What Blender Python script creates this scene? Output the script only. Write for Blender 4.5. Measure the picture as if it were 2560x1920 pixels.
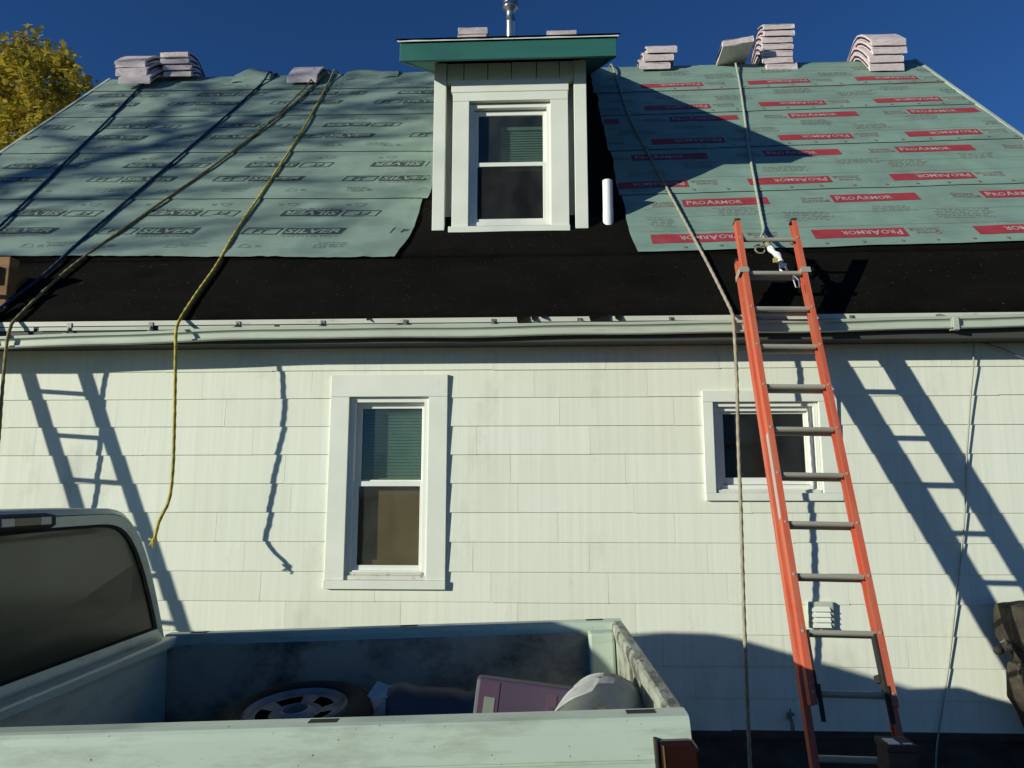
import bpy, bmesh, math, random
from mathutils import Vector, Matrix, noise

for o in list(bpy.data.objects): bpy.data.objects.remove(o, do_unlink=True)
S = bpy.context.scene
COL = S.collection
R = math.radians
random.seed(7)

# ------------------------------------------------------------------ camera, sky, sun, exposure
cd = bpy.data.cameras.new('camera'); cam = bpy.data.objects.new('camera', cd); COL.objects.link(cam)
cam.location = (0, -5.3, 2.0)
cam.rotation_euler = (R(90 + 8.493), 0, R(2.406))
cd.sensor_width = 36; cd.lens = 1800 / 2560 * 36
cd.clip_start = 0.05; cd.clip_end = 3000
S.camera = cam

SUN = Vector((1.69, 1.0, -0.47)).normalized()          # the way the light travels
W = bpy.data.worlds.new('World'); S.world = W; W.use_nodes = True
nt = W.node_tree; nt.nodes.clear()
sky = nt.nodes.new('ShaderNodeTexSky'); sky.sky_type = 'NISHITA'; sky.sun_disc = False
sky.sun_elevation = math.asin(-SUN.z); sky.sun_rotation = math.atan2(-SUN.x, -SUN.y)
sky.altitude = 1500; sky.air_density = 1.0; sky.dust_density = 0.15; sky.ozone_density = 8.5
bg = nt.nodes.new('ShaderNodeBackground'); bg.inputs['Strength'].default_value = 0.088
wo = nt.nodes.new('ShaderNodeOutputWorld')
nt.links.new(sky.outputs[0], bg.inputs[0]); nt.links.new(bg.outputs[0], wo.inputs[0])

sd = bpy.data.lights.new('sun', 'SUN'); sun = bpy.data.objects.new('sun', sd); COL.objects.link(sun)
sd.energy = 5.0; sd.angle = R(0.55); sd.color = (1.0, 0.975, 0.84)
sun.rotation_euler = SUN.to_track_quat('-Z', 'Y').to_euler()
sun.location = (-17, -10, 9)

S.view_settings.view_transform = 'Standard'; S.view_settings.look = 'None'
S.view_settings.exposure = 0.0; S.view_settings.gamma = 1.0
S.view_settings.use_curve_mapping = False
S.cycles.max_bounces = 6; S.cycles.transparent_max_bounces = 12

# ------------------------------------------------------------------ materials
def N(t, kind, **kw):
    n = t.nodes.new(kind)
    for k, v in kw.items(): setattr(n, k, v)
    return n
def ramp(t, src, stops):
    r = N(t, 'ShaderNodeValToRGB')
    while len(r.color_ramp.elements) < len(stops): r.color_ramp.elements.new(0.5)
    for e, (p, c) in zip(r.color_ramp.elements, stops):
        e.position = p; e.color = (*c, 1) if len(c) == 3 else c
    t.links.new(src, r.inputs[0]); return r
def coords(t, scale):
    tc = N(t, 'ShaderNodeTexCoord'); mp = N(t, 'ShaderNodeMapping'); mp.inputs['Scale'].default_value = scale
    t.links.new(tc.outputs['Object'], mp.inputs[0]); return mp.outputs[0]
def mat(name, col, rough=0.7, metal=0.0, var=0.12, vscale=(3, 3, 3), bump=0.0, bscale=(30, 30, 30), bdist=0.01, spec=0.5, dirt=None, dscale=(1.2, 1.2, 1.2), drange=(0.55, 0.75), island=0.0, objr=0.0, speck=None):
    m = bpy.data.materials.new(name); m.use_nodes = True; t = m.node_tree
    p = t.nodes['Principled BSDF']
    p.inputs['Roughness'].default_value = rough; p.inputs['Metallic'].default_value = metal
    p.inputs['Specular IOR Level'].default_value = spec
    n1 = N(t, 'ShaderNodeTexNoise'); n1.inputs['Scale'].default_value = 1.0; n1.inputs['Detail'].default_value = 5
    t.links.new(coords(t, vscale), n1.inputs['Vector'])
    lo = tuple(c * (1 - var) for c in col); hi = tuple(min(1, c * (1 + var)) for c in col)
    r = ramp(t, n1.outputs['Fac'], [(0.3, lo), (0.7, hi)])
    out = r.outputs[0]
    if island:
        g = N(t, 'ShaderNodeNewGeometry'); mx = N(t, 'ShaderNodeMixRGB', blend_type='MULTIPLY'); mx.inputs[0].default_value = 1
        rr = ramp(t, g.outputs['Random Per Island'], [(0, (1 - island,) * 3), (1, (1 + island * .3,) * 3)])
        t.links.new(out, mx.inputs[1]); t.links.new(rr.outputs[0], mx.inputs[2]); out = mx.outputs[0]
    if objr:
        oi = N(t, 'ShaderNodeObjectInfo'); mx = N(t, 'ShaderNodeMixRGB', blend_type='MULTIPLY'); mx.inputs[0].default_value = 1
        rr = ramp(t, oi.outputs['Random'], [(0, (1 - objr, 1 - objr * .95, 1 - objr * 1.25)), (1, (1, 1, 1))])
        t.links.new(out, mx.inputs[1]); t.links.new(rr.outputs[0], mx.inputs[2]); out = mx.outputs[0]
    if speck:
        vo = N(t, 'ShaderNodeTexNoise'); vo.inputs['Scale'].default_value = speck[0]; vo.inputs['Detail'].default_value = 1
        tc = N(t, 'ShaderNodeTexCoord'); t.links.new(tc.outputs['Object'], vo.inputs['Vector'])
        rs = ramp(t, vo.outputs['Fac'], [(speck[1], (0, 0, 0)), (speck[1] + .02, (1, 1, 1))])
        mx = N(t, 'ShaderNodeMixRGB'); t.links.new(rs.outputs[0], mx.inputs[0]); t.links.new(out, mx.inputs[1]); mx.inputs[2].default_value = (*speck[2], 1); out = mx.outputs[0]
    if dirt:
        n2 = N(t, 'ShaderNodeTexNoise'); n2.inputs['Scale'].default_value = 1.0; n2.inputs['Detail'].default_value = 7; n2.inputs['Roughness'].default_value = 0.7
        t.links.new(coords(t, dscale), n2.inputs['Vector'])
        rd = ramp(t, n2.outputs['Fac'], [(drange[0], (0, 0, 0)), (drange[1], (1, 1, 1))])
        mx = N(t, 'ShaderNodeMixRGB'); t.links.new(rd.outputs[0], mx.inputs[0]); t.links.new(out, mx.inputs[1]); mx.inputs[2].default_value = (*dirt, 1); out = mx.outputs[0]
    t.links.new(out, p.inputs['Base Color'])
    if bump:
        n3 = N(t, 'ShaderNodeTexNoise'); n3.inputs['Scale'].default_value = 1.0; n3.inputs['Detail'].default_value = 6
        t.links.new(coords(t, bscale), n3.inputs['Vector'])
        b = N(t, 'ShaderNodeBump'); b.inputs['Strength'].default_value = bump; b.inputs['Distance'].default_value = bdist
        t.links.new(n3.outputs['Fac'], b.inputs['Height']); t.links.new(b.outputs[0], p.inputs['Normal'])
    return m
def glass_mat(name, tint, gloss=(1, 1, 1), dust=.02):
    m = bpy.data.materials.new(name); m.use_nodes = True; t = m.node_tree; t.nodes.clear()
    tr = N(t, 'ShaderNodeBsdfTransparent'); tr.inputs[0].default_value = (*tint, 1)
    gl = N(t, 'ShaderNodeBsdfGlossy'); gl.inputs['Roughness'].default_value = 0.02; gl.inputs[0].default_value = (*gloss, 1)
    fr = N(t, 'ShaderNodeFresnel'); ge = N(t, 'ShaderNodeNewGeometry'); mr = N(t, 'ShaderNodeMapRange')
    mr.inputs['To Min'].default_value = 1.5; mr.inputs['To Max'].default_value = 1 / 1.5      # thin pane: same reflectance from both sides
    t.links.new(ge.outputs['Backfacing'], mr.inputs['Value']); t.links.new(mr.outputs[0], fr.inputs[0])
    mx = N(t, 'ShaderNodeMixShader'); o = N(t, 'ShaderNodeOutputMaterial')
    t.links.new(fr.outputs[0], mx.inputs[0]); t.links.new(tr.outputs[0], mx.inputs[1]); t.links.new(gl.outputs[0], mx.inputs[2])
    df = N(t, 'ShaderNodeBsdfDiffuse'); df.inputs[0].default_value = (.75, .78, .7, 1); md = N(t, 'ShaderNodeMixShader')   # thin film of dust
    nz = N(t, 'ShaderNodeTexNoise'); nz.inputs['Scale'].default_value = 1; nz.inputs['Detail'].default_value = 5; t.links.new(coords(t, (5, 5, 3)), nz.inputs['Vector'])
    rd = ramp(t, nz.outputs['Fac'], [(.3, (.012,) * 3), (.75, (dust * 2,) * 3)])
    t.links.new(rd.outputs[0], md.inputs[0]); t.links.new(mx.outputs[0], md.inputs[1]); t.links.new(df.outputs[0], md.inputs[2]); t.links.new(md.outputs[0], o.inputs[0])
    return m
def leaf_mat(name, cols):
    m = bpy.data.materials.new(name); m.use_nodes = True; t = m.node_tree
    p = t.nodes['Principled BSDF']; p.inputs['Roughness'].default_value = 0.75; p.inputs['Specular IOR Level'].default_value = 0.15
    g = N(t, 'ShaderNodeNewGeometry')
    r = ramp(t, g.outputs['Random Per Island'], [(i / (len(cols) - 1), c) for i, c in enumerate(cols)])
    t.links.new(r.outputs[0], p.inputs['Base Color'])
    tl = N(t, 'ShaderNodeBsdfTranslucent'); t.links.new(r.outputs[0], tl.inputs[0])
    mx = N(t, 'ShaderNodeMixShader'); mx.inputs[0].default_value = 0.25
    o = t.nodes['Material Output']
    t.links.new(p.outputs[0], mx.inputs[1]); t.links.new(tl.outputs[0], mx.inputs[2]); t.links.new(mx.outputs[0], o.inputs[0])
    return m

M = {}
M['siding'] = mat('siding', (0.76, 0.79, 0.66), 0.75, objr=0.07, var=0.045, vscale=(28, 1, 0.7), bump=0.22, bscale=(130, 4, 1.5), bdist=0.004, dirt=(0.50, 0.525, 0.43), dscale=(1.6, 1, 0.8), drange=(0.55, 0.82))
M['trim'] = mat('trim', (0.72, 0.755, 0.65), 0.6, var=0.05, bump=0.1, bscale=(12, 12, 40), dirt=(0.38, 0.36, 0.28), dscale=(5, 5, 3), drange=(0.66, 0.85))
M['vinyl'] = mat('vinyl', (0.76, 0.78, 0.70), 0.4, var=0.03)
M['sill'] = mat('sill', (0.62, 0.62, 0.52), 0.65, var=0.08, dirt=(0.12, 0.11, 0.08), dscale=(14, 14, 14), drange=(0.58, 0.7))
M['felt'] = mat('felt', (0.0115, 0.0112, 0.0088), 0.95, var=0.3, vscale=(2, 2, 2), bump=0.3, bscale=(160, 160, 160), bdist=0.002, spec=0.12, speck=(55, .735, (.10, .095, .08)), dirt=(0.022, 0.0175, 0.0135), dscale=(1.5, 5, 5), drange=(0.5, 0.8))
M['deck'] = mat('deck', (0.05, 0.04, 0.03), 0.9)
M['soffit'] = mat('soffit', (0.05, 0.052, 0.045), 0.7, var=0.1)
M['gutter'] = mat('gutter', (0.44, 0.49, 0.39), 0.5, var=0.08, dirt=(0.25, 0.26, 0.2), dscale=(2, 20, 20), drange=(0.55, 0.8))
M['drip'] = mat('drip_edge', (0.55, 0.56, 0.46), 0.5, var=0.08, dirt=(0.16, 0.13, 0.08), dscale=(7, 20, 20), drange=(0.6, 0.75))
M['galv'] = mat('galvanised', (0.42, 0.43, 0.42), 0.28, metal=0.9, var=0.15, vscale=(6, 6, 2))
M['dullmetal'] = mat('dull_metal', (0.20, 0.20, 0.17), 0.5, metal=0.5, var=0.2)
M['teal'] = mat('teal_paint', (0.022, 0.125, 0.10), 0.5, var=0.1, vscale=(1.5, 6, 12), bump=0.08, bscale=(3, 40, 60))
M['pvc'] = mat('pvc', (0.74, 0.76, 0.74), 0.4, var=0.03)
M['foundation'] = mat('foundation', (0.075, 0.052, 0.04), 0.9, var=0.4, vscale=(5, 5, 9), bump=0.6, bscale=(18, 18, 18), bdist=0.02)
M['glassU'] = glass_mat('glass_upper', (0.62, 0.73, 0.66))
M['glassL'] = glass_mat('glass_screened', (0.66, 0.66, 0.62), (0.5, 0.5, 0.5))
M['glassD'] = glass_mat('glass_dark', (0.30, 0.30, 0.29), (0.35, 0.35, 0.35))
M['blind'] = mat('blind', (0.36, 0.40, 0.38), 0.6, var=0.03)
M['curtain'] = mat('curtain', (0.50, 0.40, 0.20), 0.9, var=0.08, vscale=(9, 9, 1))
M['room'] = mat('room', (0.05, 0.045, 0.04), 0.9)
M['wrapL'] = mat('underlayment_silver', (0.215, 0.297, 0.243), 0.55, var=0.10, vscale=(2.5, 2.5, 5), bump=0.75, bscale=(4, 13, 13), bdist=0.012, dirt=(0.15, 0.21, 0.18), dscale=(0.8, 3, 3), drange=(0.5, 0.8))
M['wrapR'] = mat('underlayment_grey', (0.21, 0.318, 0.255), 0.55, var=0.09, vscale=(2.5, 2.5, 5), bump=0.75, bscale=(4, 13, 13), bdist=0.012, dirt=(0.155, 0.20, 0.165), dscale=(1, 4, 4), drange=(0.5, 0.8))
M['printdark'] = mat('dark_print', (0.045, 0.062, 0.053), 0.6, var=0.25, vscale=(20, 20, 20))
M['printfaint'] = mat('faint_print', (0.15, 0.205, 0.175), 0.6, var=0.1)
M['printred'] = mat('red_print', (0.33, 0.036, 0.047), 0.6, var=0.12, vscale=(6, 6, 6), dirt=(0.26, 0.10, 0.09), dscale=(5, 12, 12), drange=(0.55, 0.8))
M['printredfaint'] = mat('faded_red_print', (0.235, 0.165, 0.15), 0.6, var=0.12, vscale=(6, 6, 6))
M['printbrown'] = mat('smudged_print', (0.21, 0.245, 0.205), 0.6, var=0.15, vscale=(4, 4, 4))
M['printpale'] = mat('pale_lettering', (0.40, 0.36, 0.33), 0.6, var=0.1)
M['bundle'] = mat('bundle_wrapper', (0.60, 0.52, 0.51), 0.45, var=0.10, vscale=(6, 6, 14), bump=0.6, bscale=(14, 14, 30), bdist=0.012, dirt=(0.36, 0.27, 0.30), dscale=(5, 5, 16), drange=(0.55, 0.75))
M['bundledark'] = mat('bundle_print', (0.09, 0.05, 0.08), 0.5, var=0.2)
M['orange'] = mat('orange_fibreglass', (0.52, 0.085, 0.04), 0.6, var=0.18, vscale=(8, 8, 1.5), speck=(38, .70, (.30, .20, .14)), dirt=(0.45, 0.17, 0.09), dscale=(30, 30, 2.2), drange=(0.42, 0.7))
M['alu'] = mat('worn_aluminium', (0.38, 0.375, 0.30), 0.55, metal=0.25, var=0.15)
M['black'] = mat('black_rubber', (0.018, 0.016, 0.014), 0.8, var=0.2)
M['ropey'] = mat('yellow_rope', (0.40, 0.33, 0.055), 0.85, var=0.25, vscale=(8, 8, 8), bump=0.4, bscale=(90, 90, 90))
M['ropeo'] = mat('olive_rope', (0.22, 0.19, 0.07), 0.85, var=0.25, vscale=(6, 6, 6))
M['ropeb'] = mat('blue_rope', (0.012, 0.028, 0.075), 0.8, var=0.3, vscale=(9, 9, 9))
M['ropet'] = mat('tan_rope', (0.30, 0.27, 0.19), 0.9, var=0.2, vscale=(15, 15, 15))
M['ropeg'] = mat('grey_rope', (0.32, 0.36, 0.29), 0.9, var=0.15, vscale=(15, 15, 15))
M['cable'] = mat('grey_cable', (0.30, 0.32, 0.28), 0.6, var=0.1)
M['paint'] = mat('truck_paint', (0.455, 0.55, 0.44), 0.3, var=0.05, vscale=(2, 2, 4), speck=(70, .76, (.13, .115, .08)), dirt=(0.25, 0.26, 0.19), dscale=(2.5, 5, 14), drange=(0.5, 0.82))
M['worn'] = mat('scratched_paint', (0.35, 0.38, 0.30), 0.55, var=0.2, vscale=(10, 10, 10), dirt=(0.09, 0.085, 0.065), dscale=(26, 9, 5), drange=(0.47, 0.58))
M['bed'] = mat('bed_paint', (0.42, 0.37, 0.26), 0.6, var=0.15, dirt=(0.07, 0.06, 0.045), dscale=(3, 3, 4), drange=(0.45, 0.7))
M['bedfloor'] = mat('bed_floor', (0.06, 0.045, 0.035), 0.8, var=0.4, vscale=(8, 8, 8))
M['rearglass'] = mat('tinted_rear_glass', (0.040, 0.060, 0.035), 0.3, var=0.25, vscale=(1.5, 1.5, 1.5))
M['carglass'] = glass_mat('car_glass', (0.30, 0.42, 0.32), (0.05, 0.10, 0.06))
M['lampred'] = mat('red_lens', (0.018, 0.006, 0.005), 0.15, var=0.1)
M['lampclear'] = mat('clear_lens', (0.42, 0.40, 0.34), 0.2, var=0.1)
M['chrome'] = mat('brass_strip', (0.45, 0.33, 0.13), 0.3, metal=0.7)
M['tyre'] = mat('tyre', (0.010, 0.008, 0.007), 0.85, var=0.3)
M['rim'] = mat('steel_rim', (0.50, 0.52, 0.49), 0.5, metal=0.1, var=0.15, dirt=(0.12, 0.1, 0.07), dscale=(9, 9, 9), drange=(0.5, 0.75))
M['paper'] = mat('roll_wrapper', (0.82, 0.84, 0.80), 0.55, var=0.10, vscale=(8, 3, 8), bump=0.3, bscale=(20, 9, 20), bdist=0.01, dirt=(0.45, 0.48, 0.48), dscale=(9, 9, 9), drange=(0.58, 0.68))
M['pink'] = mat('pink_wrapper', (0.065, 0.044, 0.078), 0.6, var=0.08, bump=0.2, bscale=(12, 12, 12))
M['wood'] = mat('weathered_wood', (0.21, 0.115, 0.04), 0.85, var=0.3, vscale=(3, 3, 22), bump=0.5, bscale=(6, 6, 60))
M['bark'] = mat('bark', (0.10, 0.075, 0.055), 0.9, var=0.3, vscale=(6, 6, 2))
M['leafgold'] = leaf_mat('gold_leaves', [(0.60, 0.47, 0.055), (0.38, 0.35, 0.055), (0.66, 0.50, 0.06), (0.26, 0.26, 0.045), (0.55, 0.36, 0.05)])
M['leafrust'] = leaf_mat('rust_leaves', [(0.32, 0.20, 0.035), (0.19, 0.12, 0.025), (0.40, 0.27, 0.05), (0.11, 0.09, 0.02)])
M['leafdry'] = leaf_mat('dry_leaves', [(0.045, 0.045, 0.018), (0.07, 0.06, 0.025), (0.03, 0.032, 0.014), (0.09, 0.07, 0.03)])
M['fixture'] = mat('mottled_metal', (0.045, 0.037, 0.022), 0.8, var=0.5, vscale=(9, 9, 9), bump=0.7, bscale=(30, 30, 30), bdist=0.02, dirt=(0.022, 0.015, 0.012), dscale=(6, 6, 6), drange=(0.45, 0.6))
M['plastic'] = mat('cloudy_plastic', (0.085, 0.075, 0.08), 0.5, var=0.2, vscale=(5, 9, 9), bump=0.5, bscale=(12, 20, 20))
M['ground'] = mat('ground', (0.085, 0.068, 0.045), 0.95, var=0.35, vscale=(2, 2, 2), bump=0.7, bscale=(25, 25, 25), bdist=0.03, dirt=(0.055, 0.075, 0.03), dscale=(0.7, 0.7, 0.7), drange=(0.45, 0.6))

# ------------------------------------------------------------------ helpers
def tag(o, label=None, cat=None, group=None, kind=None):
    if label: o['label'] = label
    if cat: o['category'] = cat
    if group: o['group'] = group
    if kind: o['kind'] = kind
    return o
def empty(name, loc=(0, 0, 0)):
    o = bpy.data.objects.new(name, None); COL.objects.link(o); o.location = loc; o.empty_display_size = 0.2
    return o
def obj(name, bm, m, parent=None, off=(0, 0, 0), smooth=False, loc=None):
    off = Vector(off)
    if loc is not None: off = Vector(loc)
    me = bpy.data.meshes.new(name)
    for v in bm.verts: v.co -= off
    bm.normal_update(); bm.to_mesh(me); bm.free()
    if isinstance(m, (list, tuple)):
        for x in m: me.materials.append(x)
    else: me.materials.append(m)
    if smooth:
        for p in me.polygons: p.use_smooth = True
    o = bpy.data.objects.new(name, me); COL.objects.link(o)
    if loc is not None and parent is None: o.location = loc
    if parent is not None: o.parent = parent
    return o
def B(): return bmesh.new()
def box(bm, x0, x1, y0, y1, z0, z1, mi=0):
    vs = [bm.verts.new((x, y, z)) for x in (x0, x1) for y in (y0, y1) for z in (z0, z1)]
    for f in ((0, 1, 3, 2), (4, 6, 7, 5), (0, 4, 5, 1), (2, 3, 7, 6), (0, 2, 6, 4), (1, 5, 7, 3)):
        bm.faces.new([vs[i] for i in f]).material_index = mi
    return vs
def bev(bm, w=0.004, seg=2):
    bmesh.ops.bevel(bm, geom=list(bm.edges), offset=w, segments=seg, profile=0.5, affect='EDGES', clamp_overlap=True)
    return bm
def ring(bm, X0, X1, Z0, Z1, w, y0, y1, wb=None):
    wb = w if wb is None else wb
    box(bm, X0, X0 + w, y0, y1, Z0, Z1); box(bm, X1 - w, X1, y0, y1, Z0, Z1)
    box(bm, X0 + w, X1 - w, y0 + .001, y1 - .001, Z1 - w, Z1); box(bm, X0 + w, X1 - w, y0 + .001, y1 - .001, Z0, Z0 + wb)
def prism(bm, pts, a, b, axis=0, mi=0):
    # polygon pts in the two other axes extruded from a to b along axis
    def mk(c, p):
        v = [0, 0, 0]; v[axis] = c; q = [i for i in range(3) if i != axis]; v[q[0]] = p[0]; v[q[1]] = p[1]; return bm.verts.new(v)
    A = [mk(a, p) for p in pts]; C = [mk(b, p) for p in pts]; n = len(pts)
    for i in range(n): bm.faces.new((A[i], A[(i + 1) % n], C[(i + 1) % n], C[i])).material_index = mi
    bm.faces.new(A[::-1]).material_index = mi; bm.faces.new(C).material_index = mi
    bmesh.ops.recalc_face_normals(bm, faces=bm.faces)
def catmull(pts, n):
    P = [Vector(p) for p in pts]; out = []
    for i in range(len(P) - 1):
        a = P[i - 1] if i else P[0] * 2 - P[1]; b, c = P[i], P[i + 1]; d = P[i + 2] if i + 2 < len(P) else P[-1] * 2 - P[-2]
        for k in range(n):
            t = k / n
            out.append(0.5 * ((2 * b) + (c - a) * t + (2 * a - 5 * b + 4 * c - d) * t * t + (3 * b - a - 3 * c + d) * t ** 3))
    out.append(P[-1]); return out
def tube(bm, pts, r, sides=8, lobes=0, twist=0.0, cap=True, mi=0):
    rows = []; up = Vector((0.13, 0.9, 0.41)); L = 0
    for i, p in enumerate(pts):
        p = Vector(p)
        t = (Vector(pts[min(i + 1, len(pts) - 1)]) - Vector(pts[max(i - 1, 0)]))
        if t.length < 1e-9: t = Vector((0, 0, 1))
        t.normalize()
        if i: L += (p - Vector(pts[i - 1])).length
        u = (up - t * up.dot(t)); u = u.normalized() if u.length > 1e-4 else t.orthogonal().normalized(); up = u
        w = t.cross(u); rr = r(i / (len(pts) - 1)) if callable(r) else r
        row = []
        for k in range(sides):
            a = 2 * math.pi * k / sides + L * twist
            q = rr * (1 + (0.10 * math.cos(lobes * 2 * math.pi * k / sides) if lobes else 0))
            row.append(bm.verts.new(p + (u * math.cos(a) + w * math.sin(a)) * q))
        rows.append(row)
    for A, C in zip(rows, rows[1:]):
        for k in range(sides): bm.faces.new((A[k], A[(k + 1) % sides], C[(k + 1) % sides], C[k])).material_index = mi
    if cap: bm.faces.new(rows[0][::-1]).material_index = mi; bm.faces.new(rows[-1]).material_index = mi
def resample(pts, step):
    out = [Vector(pts[0])]; acc = 0
    for a, b in zip(pts, pts[1:]):
        a = Vector(a); b = Vector(b); d = (b - a).length; pos = step - acc
        while pos <= d:
            out.append(a.lerp(b, pos / d)); pos += step
        acc = d - (pos - step)
    out.append(Vector(pts[-1])); return out
def lathe(bm, prof, c, sides=20, mi=0, axis=2):
    rows = []
    for (r, h) in prof:
        row = []
        for k in range(sides):
            a = 2 * math.pi * k / sides; v = [r * math.cos(a), r * math.sin(a), h]
            if axis == 1: v = [v[0], v[2], v[1]]
            row.append(bm.verts.new((c[0] + v[0], c[1] + v[1], c[2] + v[2])))
        rows.append(row)
    for A, C in zip(rows, rows[1:]):
        for k in range(sides): bm.faces.new((A[k], A[(k + 1) % sides], C[(k + 1) % sides], C[k])).material_index = mi
    bmesh.ops.recalc_face_normals(bm, faces=bm.faces)

# ------------------------------------------------------------------ ground
def gz(x, y):
    d = 0.0
    if x < 0.3 and y < -0.7: d = -0.035 * min(4.5, 0.3 - x) * min(1, (-0.7 - y) / 0.8)
    d += .20 * min(1, max(0, (1.15 - x) / .5)) * min(1, max(0, (-1.1 - y) / .5)) * min(1, max(0, (y + 9) / 4))
    return d + 0.012 * noise.noise(Vector((x * 0.7, y * 0.7, 0)))
bm = B()
xs = [-600, -200, -80, -40, -25, -16] + [-12 + 0.5 * i for i in range(49)] + [16, 25, 40, 80, 200, 600]
ys = [-400, -120, -50, -25, -15] + [-12 + 0.5 * i for i in range(33)] + [8, 14, 25, 50, 120, 400, 900]
g = [[bm.verts.new((x, y, gz(x, y))) for y in ys] for x in xs]
for i in range(len(xs) - 1):
    for j in range(len(ys) - 1): bm.faces.new((g[i][j], g[i + 1][j], g[i + 1][j + 1], g[i][j + 1]))
tag(obj('ground', bm, M['ground'], smooth=True), kind='structure')
bm = B()
for i in range(1500):
    x = random.uniform(-5, 6); y = random.uniform(-4.5, -0.05); z = gz(x, y) + 0.012; s = random.uniform(.02, .045); a = random.random() * 6.3
    vs = [bm.verts.new((x + s * math.cos(a + k * 1.57), y + s * math.sin(a + k * 1.57) * .7, z + random.uniform(-.004, .02))) for k in range(4)]
    bm.faces.new(vs)
tag(obj('fallen_leaves', bm, M['leafrust']), 'scattered dry brown leaves lying on the dirt yard', 'leaves', kind='stuff')

# ------------------------------------------------------------------ house
TH = R(48); CT, ST = math.cos(TH), math.sin(TH); EY, EZ = -0.25, 3.245; SL = 5.88  # coordinates from here on mostly unprojected from image pixels, then hard-coded
XL, XR = -5.93, 4.93; RY = EY + SL * CT; RZ = EZ + SL * ST
def rp(x, s, h=0.0): return Vector((x, EY + s * CT - h * ST, EZ + s * ST + h * CT))
house = tag(empty('house'), 'white shingle-sided house with steep half-covered roof and green-trimmed dormer', 'house')
HX0, HX1 = -5.75, 4.75; HBY = 2 * RY
WZ0, WZ1 = 0.38, 3.07
holes = [(-1.435, -0.84, 1.40, 2.698), (1.245, 2.003, 1.985, 2.645)]
bm = B()                                              # wall behind the shingles, with the window openings left open
xsplit = sorted({HX0, HX1} | {h[0] for h in holes} | {h[1] for h in holes})
for a, b in zip(xsplit, xsplit[1:]):
    hs = [h for h in holes if h[0] <= a + 1e-6 and h[1] >= b - 1e-6]
    if hs: box(bm, a, b, 0, .14, WZ0, hs[0][2]); box(bm, a, b, 0, .14, hs[0][3], WZ1 + .1)
    else: box(bm, a, b, 0, .14, WZ0, WZ1 + .1)
wall = obj('wall', bm, M['siding'], house)
bm = B()
prism(bm, [(0.14, WZ0), (HBY - .02, WZ0), (HBY - .02, 3.3), (RY, RZ - .25), (0.14, 3.5)], HX0, HX0 + .14)
prism(bm, [(0.14, WZ0), (HBY - .02, WZ0), (HBY - .02, 3.3), (RY, RZ - .25), (0.14, 3.5)], HX1 - .14, HX1)
box(bm, HX0 + .14, HX1 - .14, HBY - .16, HBY - .02, WZ0, 3.3)
obj('gable_wall', bm, M['siding'], house)
bm = B(); box(bm, HX0 + .14, HX1 - .14, .5, HBY - .16, .38, .42); box(bm, HX0 + .14, HX1 - .14, .14, HBY - .16, 3.2, 3.24); box(bm, HX0 + .14, HX1 - .14, 2.6, 2.7, .42, 3.2)
obj('floor', bm, M['room'], house)
bm = B(); box(bm, HX0 + .03, HX1 - .03, .03, HBY - .05, -.4, WZ0 - .002); obj('foundation', bev(bm, .01), M['foundation'], house)
bm = B(); box(bm, HX0 + .01, HX1 - .01, -.012, .02, WZ0 - .045, WZ0 + .005); obj('starter_board', bm, M['foundation'], house)

# siding shingles: wide panels in courses, each a piece of its own
def rect_minus(r, h):
    x0, x1, z0, z1 = r; a0, a1, b0, b1 = h
    if a1 <= x0 or a0 >= x1 or b1 <= z0 or b0 >= z1: return [r]
    out = []
    if a0 > x0: out.append((x0, a0, z0, z1))
    if a1 < x1: out.append((a1, x1, z0, z1))
    m0, m1 = max(x0, a0), min(x1, a1)
    if b0 > z0: out.append((m0, m1, z0, b0))
    if b1 < z1: out.append((m0, m1, b1, z1))
    return out
trims = [(-1.576, -0.70, 1.31, 2.865), (1.17, 2.135, 1.935, 2.73)]
EXP = 0.2099; Z0 = 2.8995; PW = 0.836
phase = {0: -1.20, 1: -0.059, 2: 0.127, 3: 0.35, 4: -0.234, 5: -0.179, 6: 0.944, 7: -0.505, 8: 0.462, 9: -0.185, 10: 0.834, 11: 1.051, 12: 0.45}
for k in range(0, 13):
    zb = Z0 - k * EXP; zt = zb + EXP if k else WZ1
    zb0 = zb
    x = phase[k] - PW * math.ceil((phase[k] - HX0) / PW)
    while x < HX1:
        a = max(x, HX0) + .0007; b = min(x + PW, HX1) - .0007
        if b - a > .03:
            dz = random.uniform(-.0025, .0025); pr = random.uniform(.0105, .0125)
            rs = [(a, b, zb0 + dz, zt + .004)]
            for h in trims: rs = [q for r in rs for q in rect_minus(r, h)]
            bm = B()
            for (p, q, u, v) in rs:
                if q - p < .004 or v - u < .004: continue
                yf = lambda z: -(.003 + (pr - .003) * max(0, 1 - (z - zb) / EXP))
                vs = box(bm, p, q, yf(u), 0.001, u, v)
                for w in vs:
                    if w.co.y < 0: w.co.y = yf(w.co.z)
            if len(bm.verts): obj('siding_shingle', bm, M['siding'], wall)
            else: bm.free()
        x += PW

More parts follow.
